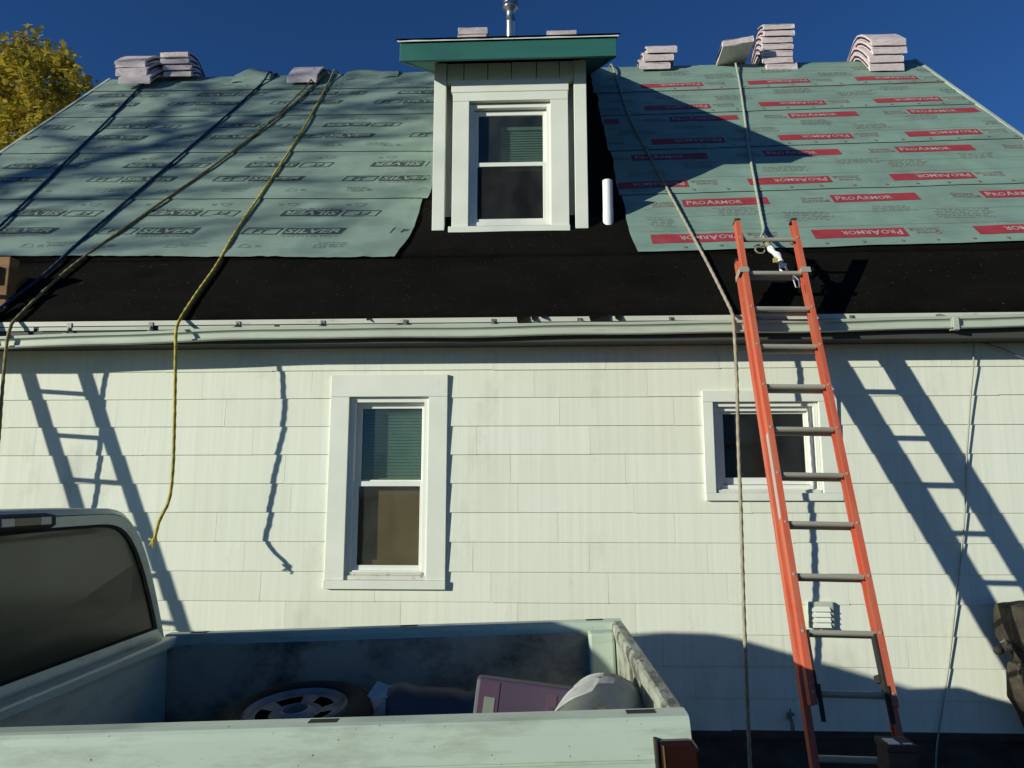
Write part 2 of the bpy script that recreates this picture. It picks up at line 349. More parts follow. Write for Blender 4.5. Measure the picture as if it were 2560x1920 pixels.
# eave: soffit, fascia, drip edge, gutter and its hangers
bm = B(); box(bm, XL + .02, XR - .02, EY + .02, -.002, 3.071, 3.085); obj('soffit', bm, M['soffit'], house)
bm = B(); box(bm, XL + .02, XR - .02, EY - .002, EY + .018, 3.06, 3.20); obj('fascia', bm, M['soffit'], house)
bm = B(); box(bm, XL, XR, EY - .014, EY + .004, 3.203, 3.238); obj('drip_edge', bm, M['drip'], house)
def gdz(x):
    pts = [(-6, -.085), (-4, -.055), (-1.7, -.006), (0, 0), (1.5, .006), (3.2, .03), (5, .045)]
    for (a, u), (b, v) in zip(pts, pts[1:]):
        if a <= x <= b: return u + (v - u) * (x - a) / (b - a) + .004 * math.sin(x * 2.1) + .003 * math.sin(x * 5.3 + 1)
    return 0
prof = [(-.266, 3.165), (-.268, 3.088), (-.300, 3.085), (-.312, 3.090), (-.313, 3.100), (-.298, 3.105), (-.296, 3.137), (-.303, 3.146), (-.317, 3.152), (-.319, 3.171), (-.309, 3.174), (-.305, 3.160), (-.290, 3.140), (-.288, 3.098), (-.276, 3.094), (-.273, 3.165)]
bm = B(); rows = []
for i in range(76):
    x = XL - .02 + (XR - XL + .04) * i / 75
    rows.append([bm.verts.new((x, y + .002 * math.sin(x * 3.7), z + .008 + gdz(x))) for y, z in prof])
for A, C in zip(rows, rows[1:]):
    for j in range(len(prof)): bm.faces.new((A[j], A[(j + 1) % len(prof)], C[(j + 1) % len(prof)], C[j]))
bm.faces.new(rows[0]); bm.faces.new(rows[-1][::-1])
bmesh.ops.recalc_face_normals(bm, faces=bm.faces)
gutter = obj('gutter', bm, M['gutter'], house)
hx = [-5.4, -4.78, -4.15] + [-3.47 + .626 * i for i in range(12)] + [4.1, 4.7]
for x in hx:
    bm = B(); z = 3.178 + gdz(x); q = random.uniform(-.02, .02)
    tube(bm, [(x + q, -.252, 3.222), (x + q * .5, -.28, z + .022), (x, -.303, z + .006)], .0075, 6)
    box(bm, x - .014, x + .014, -.311, -.300, z - .006, z + .008); box(bm, x + q - .016, x + q + .016, -.270, -.2645, 3.188, 3.226)
    obj('gutter_hanger', bm, M['dullmetal'], gutter)
bm = B(); x = 2.86; z = gdz(x); box(bm, x - .03, x + .03, -.318, -.311, 3.098 + z, 3.175 + z); box(bm, x - .018, x + .018, -.325, -.3185, 3.083 + z, 3.17 + z); box(bm, x - .03, x + .03, -.311, -.28, 3.082 + z, 3.089 + z)
obj('gutter_joint_clip', bm, M['gutter'], gutter)
bm = B(); x = -2.55                                   # dirty inside of the gutter back
for x0 in [-5.5 + .9 * i for i in range(11)]: box(bm, x0, x0 + .86, -.2642, -.2628, 3.17, 3.196)
obj('gutter_back_flashing', bm, M['gutter'], gutter)

# roof: deck, black felt courses, rake edges
bm = B(); prism(bm, [rp(0, 0, -.03)[1:], rp(0, 0, 0)[1:], rp(0, SL, 0)[1:], (2 * RY - EY, EZ), (2 * RY - EY, EZ - .04), (RY, RZ - .05)], XL, XR)
roof = obj('roof', bm, M['deck'], house)
def wob(x, s, a): return a * noise.noise(Vector((x * 2.3, s * 2.9, 1.7))) + a * .6 * noise.noise(Vector((x * 7, s * 3, 4.2)))
def sheet(x0, x1, s0, s1, h0, h1, amp, nx, ns, edge=None, thick=0.0015):
    bm = B(); g = []
    for i in range(nx + 1):
        row = []
        for j in range(ns + 1):
            v = j / ns; s = s0 + (s1 - s0) * v
            e0, e1 = (x0, x1) if edge is None else edge(s)
            x = e0 + (e1 - e0) * i / nx
            row.append(bm.verts.new(rp(x, s + (.006 * noise.noise(Vector((x * 3, s0, 9))) if j == 0 else 0), h0 + (h1 - h0) * v + wob(x, s, amp) * math.sin(math.pi * min(1, .15 + v * .9)))))
        g.append(row)
    for i in range(nx):
        for j in range(ns): bm.faces.new((g[i][j], g[i + 1][j], g[i + 1][j + 1], g[i][j + 1]))
    bmesh.ops.solidify(bm, geom=bm.faces[:], thickness=thick)
    return bm
for k, (s0, s1) in enumerate([(-.012, .93), (.86, 1.85), (1.78, 2.8), (2.72, 3.75), (3.68, 4.7), (4.62, SL - .01)]):
    obj('felt_strip', sheet(XL + .01, XR - .01, s0, s1, .007 if k < 2 else .0035, .003, .0012 if k > 1 else .003, 90, 6), M['felt'], roof, smooth=True)
bm = B()
for (x, w, l, yy) in [(-.13, .10, .085, 0), (.02, .05, .03, 0), (.42, .17, .075, 0), (-.05, .045, .05, 0), (.55, .06, .05, 0), (-1.25, .03, .03, 0)]:   # torn felt hanging over the drip edge
    vs = [bm.verts.new(rp(x - w / 2, -.005, .014)), bm.verts.new(rp(x + w / 2, -.005, .014)), bm.verts.new((x + w * .32, EY - .035, EZ - l * .75)), bm.verts.new((x + w * .05, EY - .04, EZ - l)), bm.verts.new((x - w * .42, EY - .03, EZ - l * .6))]
    bm.faces.new(vs)
bmesh.ops.solidify(bm, geom=bm.faces[:], thickness=.002)
obj('torn_felt_flap', bm, M['felt'], roof)
for x0, x1 in ((XL - .03, XL + .008), (XR - .008, XR + .03)):
    bm = B(); prism(bm, [rp(0, -.02, -.10)[1:], rp(0, -.02, .03)[1:], rp(0, SL + .01, .03)[1:], rp(0, SL + .01, -.10)[1:]], x0, x1)
    obj('rake_edge', bm, M['gutter'], roof)

# windows
def blind(bm, x0, x1, z0, z1, y, pitch=0.024):
    z = z0
    while z < z1:
        prism(bm, [(y - .005, z), (y + .004, z + .023), (y + .0055, z + .023), (y - .0035, z)], x0, x1); z += pitch
    box(bm, x0, x1, y - .014, y + .014, z1, z1 + .03)
def casing(parent, parts):
    for (x0, x1, y0, y1, z0, z1, nm, m) in parts:
        bm = B(); box(bm, x0, x1, y0, y1, z0, z1); obj(nm, bev(bm, .003), m, parent)
# main window
bm = B(); ring(bm, -1.434, -.841, 1.40, 2.697, .036, .004, .125); win = obj('window', bm, M['vinyl'], house); win['label'] = 'tall double-hung window with white blind in upper sash'
casing(win, [(-1.576, -1.435, -.028, -.002, 1.37, 2.698, 'casing', M['trim']), (-.84, -.70, -.028, -.002, 1.37, 2.698, 'casing', M['trim']), (-1.576, -.70, -.030, -.002, 2.699, 2.865, 'casing', M['trim']),
             (-1.58, -.698, -.040, -.002, 1.309, 1.369, 'sill', M['trim']), (-1.434, -.841, -.012, .06, 1.3705, 1.402, 'inner_sill', M['sill']), (-1.40, -.87, -.004, .03, 1.403, 1.425, 'track', M['sill'])])
bm = B(); ring(bm, -1.397, -.861, 2.045, 2.66, .041, .062, .092); box(bm, -1.397, -.861, .03, .06, 2.662, 2.69); obj('upper_sash', bev(bm, .003), M['vinyl'], win)
bm = B(); ring(bm, -1.398, -.866, 1.428, 2.075, .037, .028, .060, .042); obj('lower_sash', bev(bm, .003), M['vinyl'], win)
bm = B(); box(bm, -1.357, -.90, .075, .079, 2.086, 2.62); obj('pane', bm, M['glassU'], win)
bm = B(); box(bm, -1.362, -.902, .041, .045, 1.47, 2.038); obj('pane', bm, M['glassL'], win)
bm = B(); blind(bm, -1.36, -.895, 2.05, 2.59, .130); obj('blind', bm, M['blind'], win)
bm = B(); box(bm, -1.42, -.85, .098, .104, 1.41, 2.10); box(bm, -1.31, -.90, .080, .090, 1.466, 1.505); obj('window_shade', bm, M['curtain'], win)
# small window
bm = B(); ring(bm, 1.246, 2.002, 1.987, 2.644, .03, .0, .03); ring(bm, 1.276, 1.972, 2.017, 2.614, .03, .03, .06); ring(bm, 1.300, 1.955, 2.05, 2.60, .034, .06, .10, .05)
win2 = obj('window', bev(bm, .003), M['vinyl'], house); win2['label'] = 'small dark single-pane window behind the ladder'
casing(win2, [(1.17, 1.245, -.028, -.002, 1.99, 2.646, 'casing', M['trim']), (2.003, 2.135, -.028, -.002, 1.99, 2.646, 'casing', M['trim']), (1.17, 2.135, -.030, -.002, 2.647, 2.73, 'casing', M['trim']),
              (1.17, 2.135, -.034, -.002, 1.935, 1.989, 'sill', M['trim']), (1.26, 1.99, -.014, .05, 1.9895, 2.012, 'inner_sill', M['sill'])])
bm = B(); box(bm, 1.33, 1.925, .078, .083, 2.095, 2.57); obj('pane', bm, M['glassD'], win2)

# wall vent and garden tap
bm = B(); box(bm, 1.835, 2.02, -.040, -.011, 1.062, 1.242); vent = obj('wall_vent', bev(bm, .022, 3), M['gutter'], house)
for i in range(4):
    bm = B(); z = 1.205 - i * .036; prism(bm, [(-.062, z - .026), (-.041, z + .004), (-.039, z + .004), (-.040, z - .026)], 1.862, 1.985); obj('louvre', bm, M['trim'], vent)
bm = B(); tube(bm, [(1.672, .02, .47), (1.672, -.06, .47), (1.672, -.085, .45), (1.672, -.09, .41)], .013, 8); lathe(bm, [(0, -.012), (.028, -.010), (.028, .0), (.006, .004), (.006, .03), (0, .03)], (1.672, -.06, .51), 10); tube(bm, [(1.672, -.06, .47), (1.672, -.06, .51)], .008, 6)
obj('garden_tap', bm, M['dullmetal'], house)

# dormer
DY = 0.6466; DS = R(29); dsl = math.tan(DS); FY = DY - .25
def dz(y): return 5.68 + (y - FY) * dsl
def rzY(y): return EZ + (y - EY) * math.tan(TH)
bm = B()
for x0, x1 in ((-.94, -.90), (.363, .403)):
    prism(bm, [(DY + .041, rzY(DY + .041) - .1), (DY + .041, dz(DY + .041)), (RY - .15, dz(RY - .15)), (RY - .15, rzY(RY - .15) - .1)], x0, x1)
for (x0, x1, z0, z1) in ((-.90, -.63, 4.1, dz(DY) - .01), (.09, .363, 4.1, dz(DY) - .01), (-.63, .09, 5.42, dz(DY) - .01), (-.63, .09, 4.1, 4.285)):
    box(bm, x0, x1, DY + .16, DY + .19, z0, z1)
dorm = obj('dormer', bm, M['trim'], house); dorm['label'] = 'small shed-roofed dormer with green fascia board'
casing(dorm, [(-.945, -.838, DY - .012, DY + .04, 4.235, 5.80, 'corner_board', M['trim']), (.298, .408, DY - .012, DY + .04, 4.235, 5.80, 'corner_board', M['trim']),
              (-.775, -.63, DY - .012, DY + .084, 4.262, 5.43, 'casing', M['trim']), (.09, .245, DY - .012, DY + .084, 4.262, 5.43, 'casing', M['trim']),
              (-.775, .245, DY - .014, DY + .084, 5.431, 5.512, 'casing', M['trim']), (-.79, .252, DY - .018, DY + .084, 5.5135, 5.628, 'head_flashing', M['trim']),
              (-.80, .25, DY - .035, DY + .084, 4.195, 4.261, 'sill', M['trim'])])
jx = [-.837, -.682, -.467, -.256, -.032, .173, .297]
for a, b in zip(jx, jx[1:]):
    bm = B(); box(bm, a + .004, b - .004, DY + .004 + random.uniform(0, .004), DY + .084, 5.629, dz(DY) - .015); obj('plank', bm, M['trim'], dorm)
bm = B(); ring(bm, -.629, .089, 4.287, 5.419, .034, DY + .03, DY + .12); wd = obj('window_frame', bm, M['vinyl'], dorm)
bm = B(); ring(bm, -.594, .062, 4.845, 5.375, .04, DY + .075, DY + .105); obj('upper_sash', bev(bm, .003), M['vinyl'], dorm)
bm = B(); ring(bm, -.596, .058, 4.315, 4.875, .038, DY + .042, DY + .072); obj('lower_sash', bev(bm, .003), M['vinyl'], dorm)
bm = B(); box(bm, -.555, .023, DY + .088, DY + .092, 4.884, 5.336); obj('pane', bm, M['glassU'], dorm)
bm = B(); box(bm, -.559, .021, DY + .055, DY + .059, 4.352, 4.838); obj('pane', bm, M['glassD'], dorm)
bm = B(); blind(bm, -.36, .03, 4.86, 5.25, DY + .20); obj('blind', bm, M['blind'], dorm)
bm = B(); box(bm, -.63, .09, DY + .35, DY + .37, 4.3, 5.4); obj('interior_wall', bm, M['room'], dorm)
x0, x1 = -1.212, .655
bm = B(); box(bm, x0, x1, FY, FY + .025, 5.68, 5.848); obj('fascia', bev(bm, .003), M['teal'], dorm)
for a, b in ((x0 + .001, x0 + .024), (x1 - .024, x1 - .001)):
    bm = B(); prism(bm, [(FY + .026, 5.682), (FY + .026, 5.846), (RY - .1, dz(RY - .1) + .166), (RY - .1, dz(RY - .1) + .02)], a, b); obj('rake_board', bm, M['teal'], dorm)
bm = B(); prism(bm, [(FY + .026, 5.70), (FY + .026, 5.712), (RY - .1, dz(RY - .1) + .03), (RY - .1, dz(RY - .1) + .018)], x0 + .025, x1 - .025); obj('soffit', bm, M['teal'], dorm)
bm = B(); prism(bm, [(FY - .018, 5.849), (FY - .018, 5.862), (FY + .05, 5.90), (FY + .05, 5.887)], x0 - .02, x1 + .02); obj('drip_edge', bm, M['vinyl'], dorm)
bm = B(); g = []
for i in range(31):
    x = x0 - .035 + (x1 - x0 + .07) * i / 30; n = .012 * noise.noise(Vector((x * 5, 0, 3)))
    g.append([bm.verts.new((x, FY - .035 + n, 5.866 + n * .5)), bm.verts.new((x, FY + .1, 5.93)), bm.verts.new((x, RY + .02, 5.866 + (RY + .02 - FY + .03) * dsl))])
for i in range(30):
    for j in range(2): bm.faces.new((g[i][j], g[i + 1][j], g[i + 1][j + 1], g[i][j + 1]))
bmesh.ops.solidify(bm, geom=bm.faces[:], thickness=-.016)
obj('roof_felt', bm, M['felt'], dorm)
# vent pipe and flue
pb = rp(.585, 1.44, 0); bm = B(); lathe(bm, [(0, -.02), (.046, -.02), (.046, .115), (.0465, .117), (.044, .12), (.044, .40), (.039, .40), (.039, .30), (0, .30)], (pb.x, pb.y, pb.z - .02), 20)
obj('vent_pipe', bm, M['pvc'], house, smooth=False)
bm = B(); lathe(bm, [(.058, 0), (.058, .66), (.062, .665), (.062, .70), (.058, .705), (.060, .84), (.105, .87), (.108, .90), (.105, .905), (.105, 1.30), (.109, 1.31), (.105, 1.33), (0, 1.33)], (-.385, 3.4, 7.45), 24)
for h in (.93, .97, 1.01, 1.05): lathe(bm, [(.1052, h), (.1085, h + .006), (.1052, h + .012)], (-.385, 3.4, 7.45), 24)
obj('flue', bm, M['galv'], house, smooth=True)

# ------------------------------------------------------------------ roofing underlayment, one thing per strip, with its print
def text_data(txt, bold=0.0, shear=0.0):
    c = bpy.data.curves.new('t', 'FONT'); c.body = txt; c.size = 1; c.offset = bold; c.shear = shear; c.resolution_u = 2; c.fill_mode = 'FRONT'
    o = bpy.data.objects.new('t', c); COL.objects.link(o)
    dg = bpy.context.evaluated_depsgraph_get(); dg.update()
    me = bpy.data.meshes.new_from_object(o.evaluated_get(dg))
    vs = [tuple(v.co[:2]) for v in me.vertices]; fs = [tuple(p.vertices) for p in me.polygons]
    bpy.data.objects.remove(o); bpy.data.curves.remove(c); bpy.data.meshes.remove(me)
    x0 = min(v[0] for v in vs); x1 = max(v[0] for v in vs)
    return [((x - x0), y) for x, y in vs], fs, x1 - x0
def compose(items):                                   # [(txt, scale, bold, shear)] set side by side; returned with width 1, cap height kept in proportion
    V, F, x = [], [], 0
    for txt, sc, b, sh in items:
        v, f, w = text_data(txt, b, sh); k = len(V)
        V += [(x + p[0] * sc, p[1] * sc) for p in v]; F += [tuple(i + k for i in q) for q in f]; x += w * sc + .07
    x -= .07
    return [(p[0] / x, p[1] / x) for p in V], F
T_ARMOR = compose([('P', 1, .012, 0), ('RO', .8, .012, 0), ('A', 1, .012, 0), ('RMOR', .8, .012, 0)])
T_OW = compose([('Owens', 1, .02, 0)]); T_CO = compose([('Corning', 1, .02, 0)])
T_SILVER = compose([('SILVER', 1, .03, .25)]); T_SYN = compose([('SYNTHETICS', 1, .0, .1)]); T_FT = compose([('FT', 1, .02, .3)])
def fit(T, x, y, w, h):                               # text scaled into a rectangle
    ys = [p[1] for p in T[0]]; a, b = min(ys), max(ys)
    return [(x + p[0] * w, y + (p[1] - a) / (b - a) * h) for p in T[0]], T[1]
def rect(x0, y0, x1, y1, sk=0.0, nx=1):
    V = [(x0 + (x1 - x0) * i / nx + sk * j, (y0, y1)[j]) for i in range(nx + 1) for j in (0, 1)]
    return V, [(2 * i, 2 * i + 2, 2 * i + 3, 2 * i + 1) for i in range(nx)]
def joinp(*ps):
    V, F = [], []
    for v, f in ps:
        k = len(V); V += v; F += [tuple(i + k for i in q) for q in f]
    return V, F
def skw(x): return -.034 * (x + 1.1) if x < 0 else .030 * (x - .8)
def rps(x, q, h): return rp(x, min(q + skw(x), SL + .006), h)
class Strip:
    def __init__(s, x0, x1, s0, s1, h0, h1, amp, m, label, edge=None, group=None, nx=90, ns=14, curl=None):
        s.p = (x0, x1, s0, s1, h0, h1, amp); s.s0 = s0; s.s1 = s1; s.edge = edge or (lambda q: (x0, x1)); s.curl = curl
        s.base = rp((x0 + x1) / 2, s0, 0); bm = B(); g = []
        for i in range(nx + 1):
            row = []
            for j in range(ns + 1):
                q = s0 + (s1 - s0) * j / ns; e0, e1 = s.edge(q); x = e0 + (e1 - e0) * i / nx
                qq = q + (.010 * noise.noise(Vector((x * 2, s0, 9))) if j == 0 else 0)
                row.append(bm.verts.new(rps(x, qq, s.h(x, q))))
            g.append(row)
        for i in range(nx):
            for j in range(ns): bm.faces.new((g[i][j], g[i + 1][j], g[i + 1][j + 1], g[i][j + 1]))
        for f in bm.faces: f.smooth = True
        s.o = tag(obj('underlayment_strip', bm, m, None, loc=s.base, smooth=True), label, 'underlayment', group)
    def h(s, x, q):
        x0, x1, s0, s1, h0, h1, amp = s.p; v = (q - s0) / (s1 - s0)
        hh = h0 + (h1 - h0) * v + wob(x, q, amp) * math.sin(math.pi * min(1, .12 + v * .92))
        if s.curl: hh += s.curl(x, q)
        return hh
    def prt(s, name, data, x, q, m, rot=False, lift=.0032, parent=None, clip=True):
        V, F = data; c = -1 if rot else 1; pts = [(x + c * u, q + c * v) for u, v in V]; e0, e1 = s.edge(q)
        ok = [e0 + .01 < a < e1 - .01 and s.s0 + .005 < b + skw(a) < SL - .03 for a, b in pts]
        fs = [f for f in F if all(ok[i] for i in f)]
        if not fs: return None
        used = sorted({i for f in fs for i in f}); mp = {}
        bm = B()
        for i in used: mp[i] = bm.verts.new(rps(pts[i][0], pts[i][1], s.h(*pts[i]) + lift))
        for f in fs:
            try: bm.faces.new([mp[i] for i in f])
            except ValueError: pass
        bm.normal_update()
        nn = Vector((0, -ST, CT))
        for f in bm.faces:
            if f.normal.dot(nn) < 0: f.normal_flip()
        return obj(name, bm, m, parent or s.o, off=s.base)
def smallprint(rows, w):
    ps = []
    for r in range(rows):
        u = random.uniform(0, .05)
        while u < w * random.uniform(.8, 1):
            l = random.uniform(.02, .07); ps.append(rect(u, r * .03, u + l, r * .03 + .013)); u += l + .015
    return joinp(*ps)
def dome():
    V = [(.05 * math.cos(math.pi * k / 10), .05 * math.sin(math.pi * k / 10)) for k in range(11)] + [(.038 * math.cos(math.pi * k / 10), .012 + .030 * math.sin(math.pi * k / 10)) for k in range(11)]
    return joinp((V, [(k, k + 1, 12 + k, 11 + k) for k in range(10)]), rect(-.06, -.012, .06, -.003), ([(x + .09, y) for x, y in rect(0, 0, .05, .014)[0]], rect(0, 0, .05, .014)[1]), rect(.09, .024, .13, .034))
ordw = ['lowest', 'second', 'third', 'fourth', 'topmost']
# right of the dormer: red print
lapR = [.87, 1.93, 2.98, 4.02, 4.82]
invx = [.91, 1.945, 1.17, 1.21, 1.26]; uprx = [1.27, .92, 1.45, 1.62, None]
leftR = [.745, .72, .70, .69, .66]
labR = ['lowest grey underlayment strip with red logo bands, its edge beside the white vent pipe', 'second grey red-banded underlayment strip up from the black felt, right of dormer', 'third grey red-banded underlayment strip up, middle of the right roof half', 'fourth grey red-banded underlayment strip up, just below the ridge strip', 'topmost grey underlayment strip with red bands, tucked under the right-hand bundle stacks']
for i in range(5):
    s0 = lapR[i]; s1 = (lapR[i + 1] + .13) if i < 4 else SL + .005
    ed = (lambda L, s0: (lambda q: (L + .02 * noise.noise(Vector((q * 4, L * 9, 2))) + (max(0, .35 - (q - s0)) * .12 if L > .74 else 0), XR + .012)))(leftR[i], s0)
    st = Strip(leftR[i], XR + .012, s0, s1, .0270, .0165, .007, M['wrapR'], labR[i], ed, 'grey underlayment strips with red print', nx=80)
    def band(x, q, rot):
        V, F = rect(-.38, -.073, .38, .073, 0, 14)
        b = st.prt('logo_band', (V, F), x + .38, q, M['printred'], rot)
        if b:
            st.prt('lettering', fit(T_ARMOR, -.345, -.040, .49, .080), x + .38, q, M['printpale'], rot, .0052, b)
        w = joinp(fit(T_OW, -.655, .004, .20, .042), fit(T_CO, -.655, -.048, .24, .042), rect(-.665, -.058, -.405, -.052))
        st.prt('brand_wordmark', w, x + .38, q, M['printredfaint'], rot)
    for n in range(-1, 4):
        band(invx[i] + 1.325 * n, s0 + .20, True)
        if uprx[i] is not None: band(uprx[i] + 1.325 * n, s0 + .86, False)
    sp = []
    for n in range(-1, 7):
        v, f = smallprint(random.choice((4, 5, 6)), random.uniform(.3, .5)); ox = .8 + n * .66 + random.uniform(-.1, .1); oy = s0 + .42 + random.uniform(-.04, .06) + .14 * (n % 2)
        sp.append(([(x + ox, y + oy) for x, y in v], f))
    st.prt('small_print', joinp(*sp), 0, 0, M['printbrown'], lift=.0028)['kind'] = 'stuff'
    cn = []
    for n in range(15):
        cx = leftR[i] + .12 + n * .29 + random.uniform(-.02, .02); cy = s0 + .055 + random.uniform(-.008, .008)
        cn.append(([(cx + .016 * math.cos(a * .785), cy + .016 * math.sin(a * .785)) for a in range(8)], [tuple(range(8))]))
    c = st.prt('cap_nails', joinp(*cn), 0, 0, M['printredfaint'], lift=.006)
    if c: c['kind'] = 'stuff'
    dl = [rect(XL, s0 + d, XR, s0 + d + .0035, 0, 200) for d in (.33, .60)]
    st.prt('guide_lines', joinp(*dl), 0, 0, M['printbrown'], lift=.0026)
# left of the dormer: dark print on silver grey
lapL = [.83, 1.93, 3.07, 4.20, 5.18]
upx = [-2.609, -3.258, -2.75, -3.35, None]; inx = [-2.342, -3.024, -2.48, -3.1, None]
labL = ['lowest silver-grey underlayment strip with dark print, wrinkled at its loose right corner', 'second silver-grey underlayment strip up from the black felt, left of dormer', 'third silver-grey underlayment strip up, middle of the left roof half', 'fourth silver-grey underlayment strip up, just below the ridge strip on the left', 'topmost silver-grey underlayment strip, tucked under the left-hand bundle stacks']
rightL = [-1.10, -1.055, -1.02, -.95, -.90]
for i in range(5):
    s0 = lapL[i]; s1 = (lapL[i + 1] + .13) if i < 4 else SL + .005
    ed = (lambda L, s0, i: (lambda q: (XL - .012, L + .03 * noise.noise(Vector((q * 3, L * 9, 5))) - (max(0, .55 - (q - s0)) * .16 if i == 0 else 0))))(rightL[i], s0, i)
    def curl(x, q, i=i, s0=s0):
        d = max(0, x - (rightL[i] - .55)) / .55; k = .016 * d * abs(noise.noise(Vector((x * 13, q * 3, 2))))
        low = max(0, .3 - (q - s0)) / .3 if i == 0 else 0
        return k + low * .012 * abs(noise.noise(Vector((x * 8 + q * 6, q * 5, 7))))
    st = Strip(XL - .012, rightL[i], s0, s1, .0270, .0165, .008, M['wrapL'], labL[i], ed, 'silver-grey underlayment strips with dark print', nx=130, ns=18, curl=curl)
    def logo(x, q, rot):
        fr = joinp(rect(0, -.008, .32, .003), rect(.034, .101, .354, .112), rect(.0, .003, .011, .101, .034), rect(.309, .003, .32, .101, .034))
        V, F = rect(.36, -.008, .885, .112, .034, 10)
        b = st.prt('logo_band', (V, F), x, q, M['printdark'], rot)
        if b: st.prt('lettering', fit(T_SILVER, .385, .014, .49, .076), x, q, M['wrapL'], rot, .0052, b)
        st.prt('logo_frame', joinp(fr, fit(T_FT, .09, .018, .15, .066)), x, q, M['printdark'], rot)
        st.prt('subtitle', fit(T_SYN, .37, -.052, .50, .030), x, q, M['printfaint'], rot)
    if upx[i] is not None:
        for n in range(-3, 3):
            logo(upx[i] + 1.31 * n, s0 + .40, False); logo(inx[i] + .9 + 1.31 * n, s0 + .85, True)
    dm = []
    for n in range(9):
        v, f = dome(); ox = -5.7 + n * .64 + i * .11
        dm.append(([(x + ox, y + s0 + .16) for x, y in v], f)); dm.append(([(-x + ox + .2, -y + s0 + 1.0) for x, y in v], f))
    for n in range(5):
        v, f = smallprint(3, .25); dm.append(([(x - 5.5 + n * 1.2, y + s0 + .17) for x, y in v], f))
    d = st.prt('small_print', joinp(*dm), 0, 0, M['printfaint'], lift=.0028)
    if d: d['kind'] = 'stuff'
# loose pieces curling up at the ridge
for (x0, x1, sg, m, lab) in ((-4.15, -3.6, 1, M['wrapL'], 'loose underlayment scrap curling up at the ridge between left stacks'), (-2.62, -1.9, -1, M['wrapL'], 'narrow loose underlayment scrap lying along the ridge left of dormer')):
    bm = B(); g = []
    for i in range(13):
        u = i / 12; x = x0 + (x1 - x0) * u; lift = (.10 * math.sin(math.pi * u) + .03 * math.sin(7 * u)) * .8 + .03
        if sg < 0: lift = .03 + .05 * math.sin(math.pi * min(1, u * 1.5)) * (1 - u)
        g.append([bm.verts.new((x, RY - .22 * (1 - .3 * u), RZ - .22 * (1 - .3 * u) * 1.11 + .03 + .02 * math.sin(9 * u))), bm.verts.new((x, RY - .08, RZ - .03 + lift * .6)), bm.verts.new((x, RY + .02, RZ + .03 + lift)), bm.verts.new((x, RY + .2, RZ - .15))])
    for i in range(12):
        for j in range(3): bm.faces.new((g[i][j], g[i + 1][j], g[i + 1][j + 1], g[i][j + 1]))
    tag(obj('underlayment_scrap', bm, m, None, loc=(x0, RY, RZ), smooth=True), lab, 'underlayment')

# ------------------------------------------------------------------ shingle bundles along the ridge
def bundle(label, group, xc, zf, zr, w=.36, th=.078, front=.20, back=.72, skew=0.0, ry=RY, tilt=0.0, seed=0, bb=.95):
    # zf, zr: height of the bundle's middle at its front end and over the ridge; the tail sags down the far slope
    bm = B(); rows = []; rnd = random.Random(seed * 31 + 5); n = 14
    def mid(y):
        if y < 0: return zr - (zr - zf) * (-y / front) ** 1.5
        return zr - bb * y * y / (y + .2)
    prof = ((-1, -.82), (-.98, -1), (-.3, -1), (.3, -1), (.98, -1), (1, -.82), (1, .82), (.98, 1), (.3, 1), (-.3, 1), (-.98, 1), (-1, .82))
    ys = [-front, -front + .008] + [-front + .03 + (front + back - .06) * j / (n - 4) for j in range(n - 3)] + [back - .008, back]
    for j, y in enumerate(ys):
        e = .005 if j in (0, len(ys) - 1) else 0
        row = []
        for (px, pz) in prof:
            row.append(bm.verts.new((xc + px * (w / 2 - e) + rnd.uniform(-.005, .005) + skew * y, ry + y + (rnd.uniform(-.008, .008) if e else 0), mid(y) + pz * (th / 2 - e * .7) + rnd.uniform(-.004, .004) + tilt * px * w / 2)))
        rows.append(row)
    for A, C in zip(rows, rows[1:]):
        for k in range(12): bm.faces.new((A[k], A[(k + 1) % 12], C[(k + 1) % 12], C[k]))
    bm.faces.new(rows[0]); bm.faces.new(rows[-1][::-1]); bmesh.ops.recalc_face_normals(bm, faces=bm.faces)
    o = tag(obj('shingle_bundle', bm, M['bundle'], None, loc=(xc, ry, zr), smooth=False), label, 'shingle bundle', group)
    for sd_ in (-1, 1):                                # printed stripe along each side
        bm = B(); A = []
        for y in ys[2:-2]:
            xx = xc + sd_ * (w / 2 + .006) + skew * y; z = mid(y) + tilt * sd_ * w / 2
            A.append((bm.verts.new((xx, ry + y, z - .014)), bm.verts.new((xx, ry + y, z + .016))))
        for (a, b), (c, d) in zip(A, A[1:]): bm.faces.new((a, c, d, b))
        bmesh.ops.solidify(bm, geom=bm.faces[:], thickness=.002)
        obj('printed_stripe', bm, M['bundledark'], o, off=(xc, ry, zr))
    return o
def stack(where, n, xc, zb, zt, dx, sk, grp, seed, w=.36, fr=None, f0=.20):
    names = {3: ['bottom', 'middle', 'top'], 4: ['bottom', 'second lowest', 'second highest', 'top'], 7: ['bottom', 'second lowest', 'third lowest', 'middle', 'third highest', 'second highest', 'top']}[n]
    p = (zt - zb) / n; th = p * .74
    for i in range(n):
        zf = zb + th / 2 + p * i; zr = max(RZ + .035 + th / 2 + th * 1.01 * i, zf + .02)
        bundle('%s shingle bundle of %s' % (names[i], where), grp, xc + dx[i], zf, zr, w=w, th=th, front=f0 + (fr[i] if fr else 0), skew=sk, seed=seed + i)
stack('the three-high stack at the far left of the ridge', 3, -5.40, 7.308, 7.711, (.07, .0, -.04), .03, 'left bundle stack of three', 10, w=.43, fr=(.05, .02, 0), f0=.36)
stack('the four-high stack near the far left of the ridge', 4, -4.92, 7.525, 7.914, (.04, .03, -.01, -.02), .05, 'left bundle stack of four', 20, w=.40)
